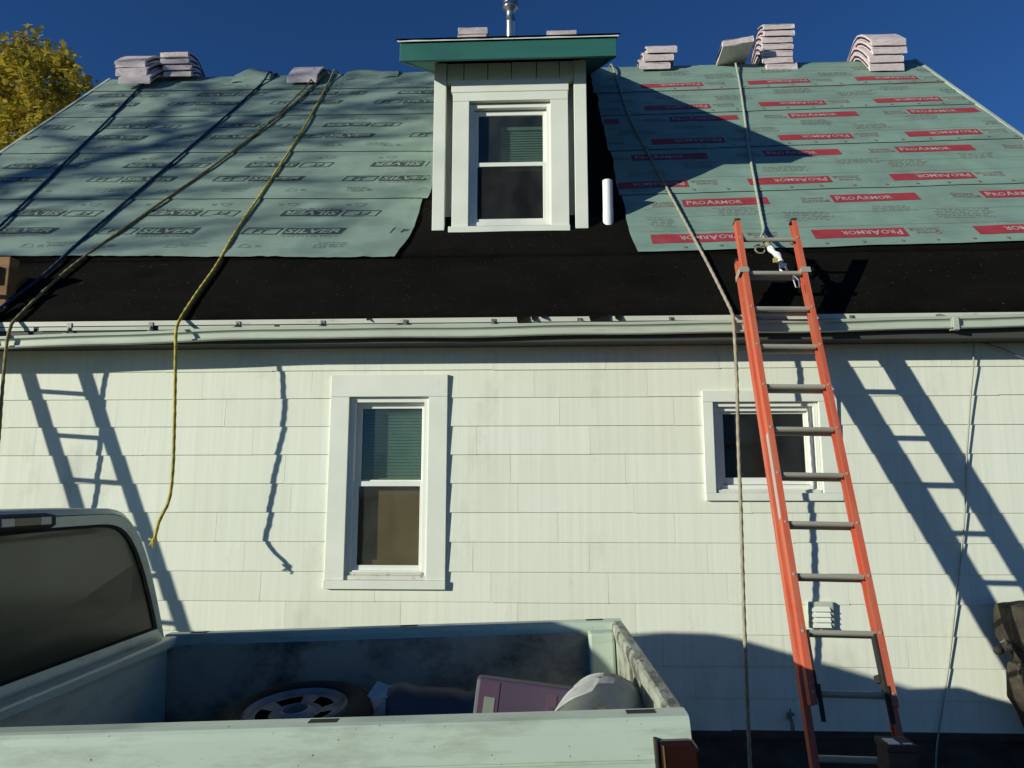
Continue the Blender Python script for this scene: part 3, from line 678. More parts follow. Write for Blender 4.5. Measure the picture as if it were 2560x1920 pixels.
bundle('single pink shingle bundle draped over the ridge under the yellow ropes', None, -3.12, 7.345, RZ + .07, w=.40, front=.36, back=.5, seed=31, th=.10)
stack('the three-high stack just right of the dormer', 3, 1.56, 7.465, 7.813, (-.05, 0, .05), .02, 'right bundle stack of three', 40, w=.40)
bundle('single shingle bundle propped up steeply beside the tallest stack', None, 2.54, 7.705, RZ + .05, w=.40, front=.40, back=.6, seed=51, tilt=.16, th=.085)
stack('the tallest stack, seven high, on the right ridge', 7, 3.10, 7.414, 8.09, (.04, -.01, -.01, 0, 0, .03, .03), -.03, 'tallest bundle stack', 60, w=.40)
stack('the four-high stack at the right end of the ridge', 4, 4.40, 7.262, 7.725, (-.02, -.02, .03, .03), -.03, 'right-end bundle stack of four', 80, w=.44, f0=.37)
for (x, nm, zt) in ((-.905, 'left', 8.135), (.28, 'right', 8.06)):
    for i in range(4):
        z = zt - .045 - .105 * (3 - i)
        bundle(('top shingle bundle showing above the green dormer fascia, %s of the flue' if i == 3 else 'shingle bundle hidden behind the dormer fascia, %s of the flue') % nm, 'bundles behind the dormer, %s of the flue' % nm, x + .01 * (i % 2), z, z + .03, w=.395, seed=100 + i + int(x * 50), th=.092)

# ------------------------------------------------------------------ ladders
def cprof(xs, w, y0, y1, t=.005):                     # C-channel opening inward, xs = side sign
    a, b = w
    return [(b * xs, y0), (a * xs, y0), (a * xs, y0 + t), ((b - t) * xs, y0 + t), ((b - t) * xs, y1 - t), (a * xs, y1 - t), (a * xs, y1), (b * xs, y1)]
def ladder(label, base, u, t0, nb, fly_t, fly_top, base_top, off_r, single=False):
    by0, by1 = (.034, .086) if not single else (-.028, .028)
    root = tag(empty('extension_ladder', base), label, 'ladder')
    z = Vector(u).normalized(); x = (Vector((1, 0, 0)) - z * z.x).normalized(); y = z.cross(x)
    m = Matrix((x, y, z)).transposed().to_4x4(); root.rotation_euler = m.to_euler()
    for sgn in (-1, 1):
        bm = B(); prism(bm, cprof(sgn, (.205, .240), by0, by1), 0.0 if sgn < 0 else off_r, base_top, axis=2)
        r = obj('base_rail', bm, M['orange'], root)
        bm = B(); box(bm, sgn * .2225 - .021, sgn * .2225 + .021, by0 - .003, by1 + .003, base_top, base_top + .022); obj('end_cap', bev(bm, .004), M['black'], r)
        bm = B(); z0 = 0 if sgn < 0 else off_r; box(bm, sgn * .2225 - .03, sgn * .2225 + .03, by0 - .02, by1 + .03, z0 - .04, z0); box(bm, sgn * .2225 - .024, sgn * .2225 + .024, by0 - .006, by1 + .01, z0, z0 + .12); obj('foot', bev(bm, .005), M['dullmetal'], r)
        if single: continue
        bm = B(); prism(bm, cprof(sgn, (.186, .222), -.030, .030), fly_t, fly_top, axis=2)
        f = obj('fly_rail', bm, M['orange'], root)
        bm = B(); box(bm, sgn * .204 - .021, sgn * .204 + .021, -.033, .033, fly_top, fly_top + .02); obj('end_cap', bev(bm, .004), M['black'], f)
        bm = B(); box(bm, sgn * .2237, sgn * .2225, -.022, .022, fly_t + 1.0, fly_t + 1.55); obj('warning_label', bm, M['printpale'], f)
        bm = B()
        for q in range(nb):
            zz = t0 + q * .305
            if fly_t + .02 < zz < fly_top - .05: lathe(bm, [(.009, 0), (.008, .003), (0, .0035)], (sgn * .204, -.0305, zz), 8, axis=2)
        for v in bm.verts: y_, z_ = v.co.y, v.co.z; zz = t0 + round((z_ - t0) / .305) * .305; v.co.y, v.co.z = -.0303 - (z_ - zz), zz + (y_ + .0305)
        obj('rivets', bm, M['alu'], f)['kind'] = 'stuff'
        # guide bracket at the top of the base section, rung lock at the foot of the fly section
        bm = B(); c = base_top - .13
        box(bm, sgn * .2135 - .030, sgn * .2135 + .028, -.035, -.0312, c - .022, c + .024); box(bm, sgn * .2415, sgn * .2455, -.035, .09, c - .022, c + .024); box(bm, sgn * .180, sgn * .184, -.035, .02, c - .016, c + .016)
        obj('guide_bracket', bm, M['alu'], root)
        bm = B(); c = fly_t + .10
        box(bm, sgn * .172, sgn * .184, -.027, .025, c - .05, c + .26); box(bm, sgn * .162, sgn * .1835, -.040, -.028, c - .18, c + .0); box(bm, sgn * .164, sgn * .182, .0, .07, c + .02, c + .06)
        obj('rung_lock', bm, M['black'], root)
    for i in range(nb):
        t = t0 + i * .305
        if not single and t > fly_t - .02 and t < fly_top - .05:
            bm = B(); prism(bm, [(.017 * math.cos(a), t + (.017 * math.sin(a) if math.sin(a) < .5 else .011)) for a in [k * math.pi / 6 for k in range(12)]], -.186, .186, axis=0); obj('fly_rung', bm, M['alu'], root)
        if t < base_top - .03:
            bm = B(); prism(bm, [((by0 + by1) / 2 + .017 * math.cos(a), t + .017 * math.sin(a)) for a in [k * math.pi / 6 for k in range(12)]], -.205, .205, axis=0); obj('base_rung', bm, M['alu'], root)
    return root
# rung i lies at (1.633-.0052 i, -.526-.1079 i, 2.955-.2852 i); the foot at i = 10.1
u = (.0052, .1079, .2852); i0 = 10.1
lb = (1.633 - .0052 * i0, -.526 - .1079 * i0, 2.955 - .2852 * i0)
ladder('orange fibreglass extension ladder leaning on the gutter in front of the small window', lb, u, .1 * .305, 14, 2.9 * .305, 13.62 * .305, 12.55 * .305, 0.0)
u2 = (.0195, .1079, .2852); zc = 3.18; bx = (-4.485, -.434, zc); tt = (zc - .04) / .2852
ladder('second orange extension ladder standing at the left end of the house', (bx[0] - u2[0] * tt, bx[1] - u2[1] * tt, .04), u2, .10, 14, 2.9 * .305, 13.4 * .305, 12.6 * .305, 0.0, single=True)

# ------------------------------------------------------------------ ropes
def rope(label, pts, r, m, n=10, twist=26, name='rope'):
    p = resample(catmull(pts, n), .016); bm = B(); tube(bm, p, r, 9, lobes=3, twist=twist)
    return tag(obj(name, bm, m, None, loc=tuple(p[0]), smooth=True), label, 'rope')
def on(x, s, h): return tuple(rp(x, s, h + (.006 if s > .8 else 0)))
GX = -.352
rope('dark blue rope lying down the roof at far left, from the three-high stack', [(-5.25, RY + .3, RZ - .2), on(-5.28, SL, .04), on(-5.29, 5.3, .032), on(-5.14, 4.0, .030), on(-5.0, 2.7, .030), on(-4.87, 1.45, .030), on(-4.80, .5, .028), on(-4.79, -.03, .03), (-4.79, -.322, 3.12), (-4.79, -.32, 2.6)], .0125, M['ropeb'])
rope('second dark blue rope on the roof, ending on the felt near the gutter', [(-3.65, RY + .3, RZ - .2), on(-3.66, SL, .05), on(-3.68, 5.4, .032), on(-3.76, 4.0, .030), on(-3.87, 2.6, .030), on(-3.97, 1.3, .030), on(-4.01, .6, .027), on(-4.10, .05, .03)], .0125, M['ropeb'])
rope('olive rope slanting down the left roof, hanging at the left frame edge', [(-2.8, RY + .25, RZ - .1), on(-2.86, SL, .06), on(-2.94, 5.4, .034), on(-3.02, 4.6, .032), on(-3.13, 4.0, .032), on(-3.36, 2.8, .030), on(-3.62, 1.7, .030), on(-3.84, .75, .028), on(-3.872, .05, .03), (-3.878, -.322, 3.16), (-3.881, -.33, 2.93), (-3.876, -.33, 2.66), (-3.866, -.33, 2.36), (-3.87, -.33, 2.0), (-3.87, -.33, 1.4), (-3.89, -.33, .9)], .0115, M['ropeo'])
rope('thin olive rope running from the single pink bundle to join the slanting rope', [(-2.95, RY + .1, RZ + .10), (-3.02, RY - .16, RZ + .01), on(-3.0, 5.35, .07), on(-3.05, 4.9, .045), on(-3.115, 4.2, .036), on(-3.15, 3.95, .045)], .009, M['ropeo'])
rope('yellow rope down the left roof, its knotted end hanging by the truck cab', [(-2.7, RY + .25, RZ - .1), on(-2.77, SL, .06), on(-2.77, 5.4, .034), on(-2.69, 3.9, .032), on(-2.66, 2.5, .030), on(-2.655, 1.4, .030), on(-2.63, .75, .028), on(-2.635, .35, .028), on(-2.628, .0, .03), (-2.612, -.365, 3.15), (-2.594, -.388, 2.98), (-2.577, -.39, 2.69), (-2.574, -.365, 2.36), (-2.574, -.352, 2.13), (-2.587, -.352, 1.94), (-2.632, -.375, 1.80), (-2.612, -.455, 1.69)], .0115, M['ropey'])
bm = B(); k0 = Vector((-2.612, -.46, 1.676))
for d in ((-.03, 0, -.035), (.0, -.01, -.05), (-.04, 0, .01)): tube(bm, [k0, k0 + Vector(d) * .5 + Vector((0, -.008, 0)), k0 + Vector(d)], lambda t: .012 * (1 - t * .6), 6)
lathe(bm, [(0, -.018), (.018, -.008), (.020, .004), (.012, .016), (0, .02)], tuple(k0), 8)
tag(obj('rope_knot', bm, M['ropey'], None, loc=tuple(k0)), 'frayed yellow knot at the end of the hanging yellow rope', 'rope knot')
rope('tan rope from the dormer shadow, hanging past the small window', [(.93, RY + .2, RZ - .1), on(.95, SL, .05), on(.98, 5.1, .032), on(1.0, 4.0, .030), on(1.08, 3.0, .030), on(1.165, 2.05, .032), on(1.24, 1.25, .030), on(1.30, .65, .028), on(1.338, .12, .028), on(1.343, -.02, .03), (1.343, -.322, 3.16), (1.343, -.335, 2.82), (1.33, -.35, 2.35), (1.322, -.36, 1.88), (1.312, -.36, 1.28), (1.31, -.35, .7), (1.312, -.33, .03)], .0125, M['ropet'])
rope('grey-green rope running from the ridge down to the top of the orange ladder', [(2.58, RY + .2, RZ - .05), on(2.58, SL, .05), on(2.50, 5.2, .032), on(2.32, 4.1, .030), on(2.13, 3.0, .030), on(1.99, 2.1, .031), on(1.90, 1.5, .031), on(1.855, 1.2, .033), (1.75, .25, 4.0), (1.665, -.06, 3.885), (1.64, -.14, 3.83)], .0135, M['ropeg'])
# rope grab and clips tied off between the top rungs
O = (1.64, -.16, 3.82)
rg = tag(empty('rope_grab', O), 'tangle of knot, white webbing and metal clips tied between the ladder top rungs', 'rope grab')
def w2(p): return Vector(O) + Vector(p)
bm = B()
for k in range(5):
    c = w2((.004 * k, -.012 * k, -.016 * k)); lathe(bm, [(.010, -.012), (.024, -.005), (.024, .006), (.010, .012)], tuple(c), 10)
tube(bm, catmull([w2((0, 0, -.03)), w2((-.04, -.04, -.06)), w2((-.07, -.06, -.05)), w2((-.11, -.07, -.07))], 4), .007, 6); tube(bm, catmull([w2((0, 0, -.05)), w2((-.03, -.05, -.11)), w2((-.075, -.06, -.11)), w2((-.09, -.06, -.08)), w2((-.04, -.05, -.06))], 4), .006, 6)
obj('knot', bm, M['ropet'], rg, off=O)
bm = B(); tube(bm, catmull([w2((.015, -.05, -.07)), w2((.035, -.08, -.12)), w2((.06, -.10, -.155)), w2((.065, -.11, -.20))], 5), lambda t: .021 + .004 * math.sin(t * 14), 8); obj('webbing', bm, M['pvc'], rg, off=O)
bm = B(); p = w2((.03, -.115, -.185)); box(bm, p.x - .016, p.x + .016, p.y - .006, p.y + .006, p.z - .02, p.z + .012); obj('tag', bm, M['ropey'], rg, off=O)
bm = B()
tube(bm, [w2((.066, -.11, -.205)), w2((.085, -.125, -.225)), w2((.098, -.14, -.265)), w2((.08, -.145, -.29)), w2((.055, -.13, -.265)), w2((.06, -.115, -.215))], .008, 6)
p = w2((.075, -.125, -.235)); box(bm, p.x - .022, p.x + .025, p.y - .012, p.y + .012, p.z - .015, p.z + .018); obj('clip', bm, M['galv'], rg, off=O)
bm = B(); tube(bm, [(1.755, -.37, 3.49), (1.750, -.385, 3.45), (1.758, -.40, 3.395), (1.782, -.40, 3.395), (1.785, -.385, 3.45), (1.755, -.37, 3.49)], .006, 6)
tag(obj('carabiner', bm, M['galv'], None, loc=(1.755, -.37, 3.49)), 'small silver carabiner hanging below the second ladder rung', 'carabiner')
# cables on the wall
def cable(label, pts, r, m):
    p = catmull(pts, 8); bm = B(); tube(bm, p, r, 6); return tag(obj('wall_cable', bm, m, None, loc=tuple(p[0]), smooth=True), label, 'cable')
cable('thin grey cable drooping down the siding at the right', [(3.127, -.045, 3.07), (3.115, -.04, 2.9), (3.076, -.035, 2.664), (3.008, -.03, 2.2), (2.955, -.028, 1.78), (2.866, -.03, 1.335), (2.778, -.026, .873), (2.70, -.03, .55), (2.63, -.05, .30), (2.58, -.08, .02)], .0055, M['cable'])
cable('thin dark cable running off to the upper right corner under the eave', [(3.199, -.04, 3.068), (3.33, -.05, 3.015), (3.5, -.07, 2.93), (3.9, -.09, 2.80), (4.35, -.06, 2.74), (4.72, -.03, 2.80)], .006, M['dullmetal'])

# ------------------------------------------------------------------ pickup truck (local: x to the tail, y to the house, z up)
truck = tag(empty('pickup_truck', (.50, -1.92, 0)), 'white pickup truck parked along the house with its open bed facing right', 'truck')
truck.rotation_euler = (0, R(-2.0), R(1.0)); truck.scale = (1, 1.06, 1)
BL = -2.58; FLZ = .72
def extrude_x(bm, prof, x0, x1, mi=0, nx=1):
    rows = [[bm.verts.new((x0 + (x1 - x0) * i / nx, y, z)) for y, z in prof] for i in range(nx + 1)]
    for A, C in zip(rows, rows[1:]):
        for j in range(len(prof)): bm.faces.new((A[j], A[(j + 1) % len(prof)], C[(j + 1) % len(prof)], C[j])).material_index = mi
    bm.faces.new(rows[0]).material_index = mi; bm.faces.new(rows[-1][::-1]).material_index = mi
    bmesh.ops.recalc_face_normals(bm, faces=bm.faces)
side = [(.765, 1.262), (.767, 1.283), (.778, 1.290), (.835, 1.290), (.852, 1.286), (.862, 1.276), (.868, 1.255), (.878, 1.20), (.884, 1.172), (.8845, 1.168), (.879, 1.165), (.879, 1.161), (.8865, 1.158), (.892, 1.10), (.895, 1.0), (.885, .82), (.85, .62), (.80, .60), (.80, .86), (.745, FLZ - .02), (.745, 1.20), (.765, 1.24)]
for sg in (-1, 1):
    bm = B(); extrude_x(bm, [(sg * y, z) for y, z in side], BL, -.005 if sg > 0 else -.005)
    s = obj('bed_side', bm, M['paint'], truck)
    bm = B(); box(bm, BL + .02, -.02, sg * .744 - .002, sg * .744 + .0, FLZ, 1.235); obj('bed_liner_wall', bm, M['bed'], s)
    for x in (-.20, -1.25, -2.45):                     # stake pockets in the rail
        bm = B(); box(bm, x, x + .095, sg * .81 - .018, sg * .81 + .018, 1.284, 1.2915); obj('stake_pocket', bm, M['black'], s)
    bm = B(); box(bm, -.20, -.06, sg * .70 - .05, sg * .70 + .045, FLZ, 1.25); obj('corner_post', bev(bm, .015, 2), M['paint'], s)
    bm = B(); prism(bm, [(-2.02, FLZ), (-1.98, FLZ + .13), (-1.86, FLZ + .19), (-1.16, FLZ + .19), (-1.04, FLZ + .13), (-1.0, FLZ)], sg * .743, sg * .62, axis=1); obj('wheel_well', bm, M['bed'], s)
# prism with axis=1 takes (x, z) pairs
bm = B(); extrude_x(bm, [(-.75, FLZ - .05), (.75, FLZ - .05), (.75, FLZ)] + [(.75 - .05 * i, FLZ + (.012 if i % 2 else 0)) for i in range(1, 30)] + [(-.75, FLZ)], BL + .02, -.06); obj('bed_floor', bm, M['bedfloor'], truck)
bm = B(); box(bm, BL, BL + .035, -.74, .74, FLZ, 1.225); box(bm, BL - .005, BL + .075, -.77, .77, 1.226, 1.283); obj('bed_front', bev(bm, .012, 2), M['paint'], truck)
bm = B(); prism(bm, [(-.052, .66), (-.055, 1.20), (-.066, 1.25), (-.062, 1.281), (-.048, 1.288), (-.012, 1.286), (.003, 1.272), (.006, 1.23), (.004, 1.17), (.012, 1.1), (.012, .70)], -.775, .775, axis=1); tg = obj('tailgate', bm, M['worn'], truck)
bm = B(); box(bm, .0125, .02, -.16, .16, 1.05, 1.14); obj('handle', bev(bm, .004), M['black'], tg)
for sg in (-1, 1):                                     # tail lamps wrap the rear corners
    bm = B(); prism(bm, [(-.115, 1.225), (-.006, 1.225), (.012, 1.20), (.018, .85), (-.10, .85)], sg * .80, sg * .903, axis=1); tl = obj('tail_lamp', bev(bm, .012, 2), M['lampred'], truck)
    bm = B(); box(bm, -.127, -.116, sg * .80, sg * .905, .84, 1.232); obj('lamp_bezel', bev(bm, .003), M['black'], tl)
    bm = B(); prism(bm, [(-.104, 1.215), (-.099, 1.215), (-.088, .86), (-.093, .86)], sg * .899, sg * .9055, axis=1); obj('lamp_strip', bm, M['chrome'], tl)
bm = B(); box(bm, .03, .16, -.88, .88, .48, .64); obj('rear_bumper', bev(bm, .03, 3), M['dullmetal'], truck)
# cab, lofted from cross sections
CYO = -.10
def csec(x, zb, zt, wb, wt, n=24):
    pts = []
    for i in range(n + 1):
        a = math.pi * i / n; c, s = math.cos(a), math.sin(a)
        v = math.copysign(abs(s) ** .62, s); z = zb + (zt - zb) * v
        wz = wb + (wt - wb) * min(1, v * 1.02)
        y = math.copysign(abs(c) ** .25, c) * wz
        pts.append((x, y + CYO * v, z))
    return pts
secs = [(-2.635, 1.25, 1.985, .865, .68), (-2.66, 1.25, 2.012, .875, .695), (-2.95, 1.25, 2.025, .885, .71), (-3.35, 1.25, 2.015, .885, .70), (-3.60, 1.25, 1.97, .88, .68), (-4.02, 1.25, 1.40, .86, .80), (-4.12, 1.25, 1.285, .855, .82)]
bm = B(); rows = [[bm.verts.new(p) for p in csec(*s)] for s in secs]
for A, C in zip(rows, rows[1:]):
    for j in range(len(A) - 1): bm.faces.new((A[j], A[j + 1], C[j + 1], C[j]))
bmesh.ops.recalc_face_normals(bm, faces=bm.faces)
cab = obj('cab', bm, M['paint'], truck, smooth=True)
bm = B(); prism(bm, [(-2.64, 1.249), (-2.64, .48), (-2.9, .42), (-3.9, .42), (-4.2, .5), (-4.2, 1.249)], -.885, .885, axis=1); obj('cab_body', bev(bm, .02, 2), M['paint'], truck)
bm = B(); prism(bm, [(-4.205, 1.26), (-5.25, 1.16), (-5.40, 1.05), (-5.42, .62), (-5.30, .55), (-4.205, .55)], -.86, .86, axis=1); obj('hood', bev(bm, .05, 3), M['paint'], truck)
bm = B(); box(bm, -5.52, -5.43, -.88, .88, .45, .62); obj('front_bumper', bev(bm, .03, 3), M['dullmetal'], truck)
for sg in (-1, 1):
    bm = B(); box(bm, -5.435, -5.405, sg * .68 - .14, sg * .68 + .14, .78, .95); obj('headlight', bev(bm, .01), M['lampclear'], truck)
# rear cab panel with its window opening
outer = csec(-2.632, 1.25, 1.98, .862, .68, 48)
def wpt(y, z):                                         # outer point pulled inwards to the glass edge
    cy = CYO * .6; yy = cy + (y - cy) * .935; zz = 1.318 + (z - 1.25) * (1.932 - 1.318) / (1.98 - 1.25)
    return yy, zz
inner = [(-2.642, *wpt(p[1], p[2])) for p in outer]
bm = B(); A = [bm.verts.new(p) for p in outer]; I = [bm.verts.new(p) for p in inner]; I2 = [bm.verts.new((-2.66, p[1], p[2])) for p in inner]
n = len(A)
for j in range(n - 1): bm.faces.new((A[j], A[j + 1], I[j + 1], I[j])); bm.faces.new((I[j], I[j + 1], I2[j + 1], I2[j]))
bm.faces.new((A[n - 1], A[0], I[0], I[n - 1])); bm.faces.new((I[n - 1], I[0], I2[0], I2[n - 1]))
bmesh.ops.recalc_face_normals(bm, faces=bm.faces); obj('rear_panel', bm, M['paint'], cab, smooth=False)
def shrink(p, k, x): cy, czz = CYO * .6, 1.62; return (x, cy + (p[1] - cy) * k, czz + (p[2] - czz) * k)
bm = B(); a = [bm.verts.new(shrink(p, .998, -2.640)) for p in inner]; b = [bm.verts.new(shrink(p, .95, -2.636)) for p in inner]
for j in range(n): bm.faces.new((a[j], a[(j + 1) % n], b[(j + 1) % n], b[j]))
bmesh.ops.solidify(bm, geom=bm.faces[:], thickness=.008); obj('window_seal', bm, M['black'], cab)
bm = B(); bm.faces.new([bm.verts.new(shrink(p, .955, -2.645)) for p in inner]); bmesh.ops.solidify(bm, geom=bm.faces[:], thickness=.004); obj('rear_window', bm, M['rearglass'], cab)
bm = B(); box(bm, -3.6, -2.70, -.80, .80, 1.15, 1.2); box(bm, -2.85, -2.72, -.70, .70, .9, 1.42); box(bm, -2.84, -2.74, .2, .45, 1.42, 1.58); obj('seat', bev(bm, .03, 2), M['room'], cab)
for sg in (-1, 1):
    bm = B(); vs = []
    for (x, z) in ((-2.80, 1.33), (-2.78, 1.86), (-3.45, 1.86), (-3.90, 1.33)):
        v = (z - 1.25) / .76; a = abs(math.sqrt(max(0, 1 - min(1, v) ** 3.2))) ** .36; vs.append(bm.verts.new((x, sg * ((.885 + (.64 - .885) * v) * a + .012) + CYO * v, z)))
    bm.faces.new(vs); bmesh.ops.solidify(bm, geom=bm.faces[:], thickness=.004); obj('side_window', bm, M['carglass'], cab)
bm = B(); bm.faces.new([bm.verts.new(p) for p in ((-3.66, -.56 + CYO, 1.92), (-3.66, .56 + CYO, 1.92), (-4.03, .70, 1.42), (-4.03, -.70, 1.42))]); bmesh.ops.solidify(bm, geom=bm.faces[:], thickness=.004); obj('windscreen', bm, M['carglass'], cab)
# high brake light
LY = -.34
bm = B(); prism(bm, [(-2.66, 1.935), (-2.625, 1.93), (-2.600, 1.945), (-2.603, 1.988), (-2.66, 2.002)], LY - .19, LY + .19, axis=1); bl = obj('brake_light', bev(bm, .004), M['black'], cab)
for a, b, m in ((-.135, -.065, 'lampclear'), (-.063, .085, 'lampred'), (.087, .15, 'lampclear')):
    bm = B(); prism(bm, [(-2.605, 1.947), (-2.594, 1.951), (-2.596, 1.982), (-2.607, 1.985)], LY + a, LY + b, axis=1); obj('lamp_lens', bm, M[m], bl)
# wheels
def wheel_parts(parent, c, axis, Ro=.36, Rr=.235, w=.215):
    bm = B(); h = w / 2
    lathe(bm, [(Rr, -h * .85), (Rr + .03, -h), (Ro - .05, -h), (Ro - .012, -h * .8), (Ro, -h * .45), (Ro, h * .45), (Ro - .012, h * .8), (Ro - .05, h), (Rr + .03, h), (Rr, h * .85), (Rr, -h * .85)], c, 40, axis=axis); ty = obj('tyre', bm, M['tyre'], parent, smooth=True)
    bm = B(); nS = 48; nS = 50; rings = [(Rr, .09), (Rr - .012, .10), (Rr - .03, .075), (Rr - .065, .078), (.125, .070), (.105, .062), (.07, .085), (.06, .088), (.055, .04)]
    g = []
    for r, hh in rings:
        row = []
        for k in range(nS):
            a = 2 * math.pi * k / nS; v = [r * math.cos(a), r * math.sin(a), hh]
            if axis == 1: v = [v[0], v[2], v[1]]
            row.append(bm.verts.new((c[0] + v[0], c[1] + v[1], c[2] + v[2])))
        g.append(row)
    for i in range(len(g) - 1):
        for k in range(nS):
            if i == 3 and (k % 10) in (2, 3, 4, 5, 6, 7): continue
            bm.faces.new((g[i][k], g[i][(k + 1) % nS], g[i + 1][(k + 1) % nS], g[i + 1][k]))
    bmesh.ops.solidify(bm, geom=bm.faces[:], thickness=.006); bmesh.ops.recalc_face_normals(bm, faces=bm.faces)
    obj('rim', bm, M['rim'], parent, smooth=False)
    bm = B(); lathe(bm, [(0, -.06), (Rr - .002, -.06), (Rr - .002, -.05), (0, -.05)], c, 30, axis=axis); obj('rim_back', bm, M['black'], parent)
for x in (-1.51, -4.75):
    for sg in (-1, 1):
        bm = B(); lathe(bm, [(0, -.10), (.22, -.10), (.25, -.11), (.31, -.11), (.355, -.07), (.36, .0), (.355, .07), (.31, .11), (.25, .11), (.22, .10), (0, .10)], (x, sg * .76, .36 + (0)), 32, axis=1); obj('wheel', bm, M['tyre'], truck, smooth=True)

# ------------------------------------------------------------------ load in the truck bed
sw = tag(empty('spare_wheel', (-1.20, -1.62, .845)), 'spare wheel with steel rim lying flat in the truck bed', 'wheel')
sw.rotation_euler = (R(5), R(-4), R(10))
wheel_parts(sw, (0, 0, 0), 2, Ro=.37, Rr=.25)
# felt roll with a pale wrapper
rl = tag(empty('felt_roll', (.215, -2.30, 1.03)), 'black roofing felt roll in torn white wrapper at the tailgate corner', 'felt roll')
rl.rotation_euler = (0, 0, R(-10))
bm = B(); Rl = .178
for k in range(7):
    r = .05 + k * .018; lathe(bm, [(r, -.30), (r + .014, -.303), (r + .014, .30), (r, .30), (r, -.30)], (0, 0, 0), 40, axis=1)
obj('felt_layers', bm, M['felt'], rl, smooth=False)
bm = B(); g = []
for j in range(9):
    y = -.315 + .63 * j / 8; row = []
    for k in range(41):
        a = R(198) - R(235) * k / 40; rr = Rl + .012 + .006 * noise.noise(Vector((k * .4, y * 8, 1))); rr += .0 if k < 32 else 0
        yy = y + (.04 * noise.noise(Vector((k * .35, 5, 3))) - .02 if j == 0 else 0)
        row.append(bm.verts.new((rr * math.cos(a), yy, rr * math.sin(a))))
    g.append(row)
for j in range(8):
    for k in range(40): bm.faces.new((g[j][k], g[j][k + 1], g[j + 1][k + 1], g[j + 1][k]))
bmesh.ops.solidify(bm, geom=bm.faces[:], thickness=.003); obj('wrapper', bm, M['paper'], rl, smooth=True)
bm = B(); g = []                                        # loose wrapper end standing up
for j in range(7):
    y = -.33 + .40 * j / 6; row = []
    for k in range(17):
        t = k / 16; a = R(188) - R(100) * t; rr = Rl + .018 + .075 * t ** 1.8 * (1 - .55 * j / 6)
        row.append(bm.verts.new((rr * math.cos(a), y + .02 * noise.noise(Vector((k * .3, j, 8))), rr * math.sin(a))))
    g.append(row)
for j in range(6):
    for k in range(16): bm.faces.new((g[j][k], g[j][k + 1], g[j + 1][k + 1], g[j + 1][k]))
bmesh.ops.solidify(bm, geom=bm.faces[:], thickness=.002); obj('loose_wrapper_end', bm, M['paper'], rl, smooth=True)
bm = B(); a0 = R(70)
vs = []
for a in (R(84), R(76), R(68)):
    for y in (-.26, -.17): vs.append(bm.verts.new(((Rl + .0215) * math.cos(a), y, (Rl + .0215) * math.sin(a))))
for q in ((0, 2, 3, 1), (2, 4, 5, 3)): bm.faces.new([vs[i] for i in q])
obj('printed_patch', bm, M['bed'], rl)
fb = tag(obj('roll_support', bev((lambda b: (box(b, -.30, .42, -2.62, -1.95, .74, .828), b)[1])(B()), .012, 2), M['bundledark'], None, loc=(.06, -2.28, .74)), 'dark flat box added as a support under the felt roll', 'shingle bundle')  # box added as a support to hold the roll above the bed floor
pr_ = tag(empty('plastic_roll', (-.58, -1.56, .885)), 'cloudy plastic-wrapped roll lying along the far side of the truck bed', 'roll')
pr_.rotation_euler = (0, R(3), R(-4))
bm = B(); tube(bm, [(-.26 + .52 * k / 12, .004 * math.sin(k * 2.1), .006 * math.sin(k * 1.3)) for k in range(13)], lambda t: .148 + .005 * math.sin(t * 23), 18); obj('wrapped_body', bm, M['plastic'], pr_, smooth=True)
bm = B(); vs = [bm.verts.new(p) for p in ((-.26, -.10, .11), (-.38, -.11, .08), (-.37, -.08, .0), (-.25, -.13, .04))]; bm.faces.new(vs); vs = [bm.verts.new(p) for p in ((-.25, -.04, .145), (-.34, -.02, .16), (-.38, -.11, .08), (-.26, -.10, .11))]; bm.faces.new(vs); bmesh.ops.solidify(bm, geom=bm.faces[:], thickness=-.002); obj('loose_end', bm, M['paper'], pr_)
# pink wrapped shingle bundle standing on edge
pk = tag(empty('wrapped_bundle', (-.13, -2.14, .85)), 'pink-wrapped shingle bundle with dark printed end standing on edge in the bed', 'shingle bundle')
pk.rotation_euler = (R(-6), R(7), R(2))
bm = B(); box(bm, -.19, .26, -.05, .05, -.02, .36); obj('wrapper', bev(bm, .012, 2), M['pink'], pk)
bm = B(); box(bm, -.175, -.095, -.0525, -.0505, .0, .35); obj('dark_print', bm, M['bundledark'], pk)
bm = B(); box(bm, -.155, -.11, -.0545, -.0527, .05, .29); box(bm, -.192, -.181, -.045, .045, 0, .35); obj('pale_print', bm, M['printbrown'], pk)
bm = B(); box(bm, .10, .145, -.0525, -.0505, .06, .33); lb_ = obj('brand_label', bm, M['bundledark'], pk)
bm = B()
for i in range(7): box(bm, .112, .133, -.0542, -.0527, .10 + i * .028, .115 + i * .028)
obj('label_marks', bm, M['pink'], lb_)

# truck and load scaled about the camera to nine tenths, ground raised beneath
for o, p in ((truck, (.45, -2.258, .20)), (sw, (-1.08, -2.02, .985)), (rl, (.1935, -2.60, 1.127)), (pk, (-.117, -2.456, .965)), (fb, (.054, -2.582, .866)), (pr_, (-.46, -1.88, .985))):
    o.location = p; o.scale = tuple(c * .9 for c in o.scale)

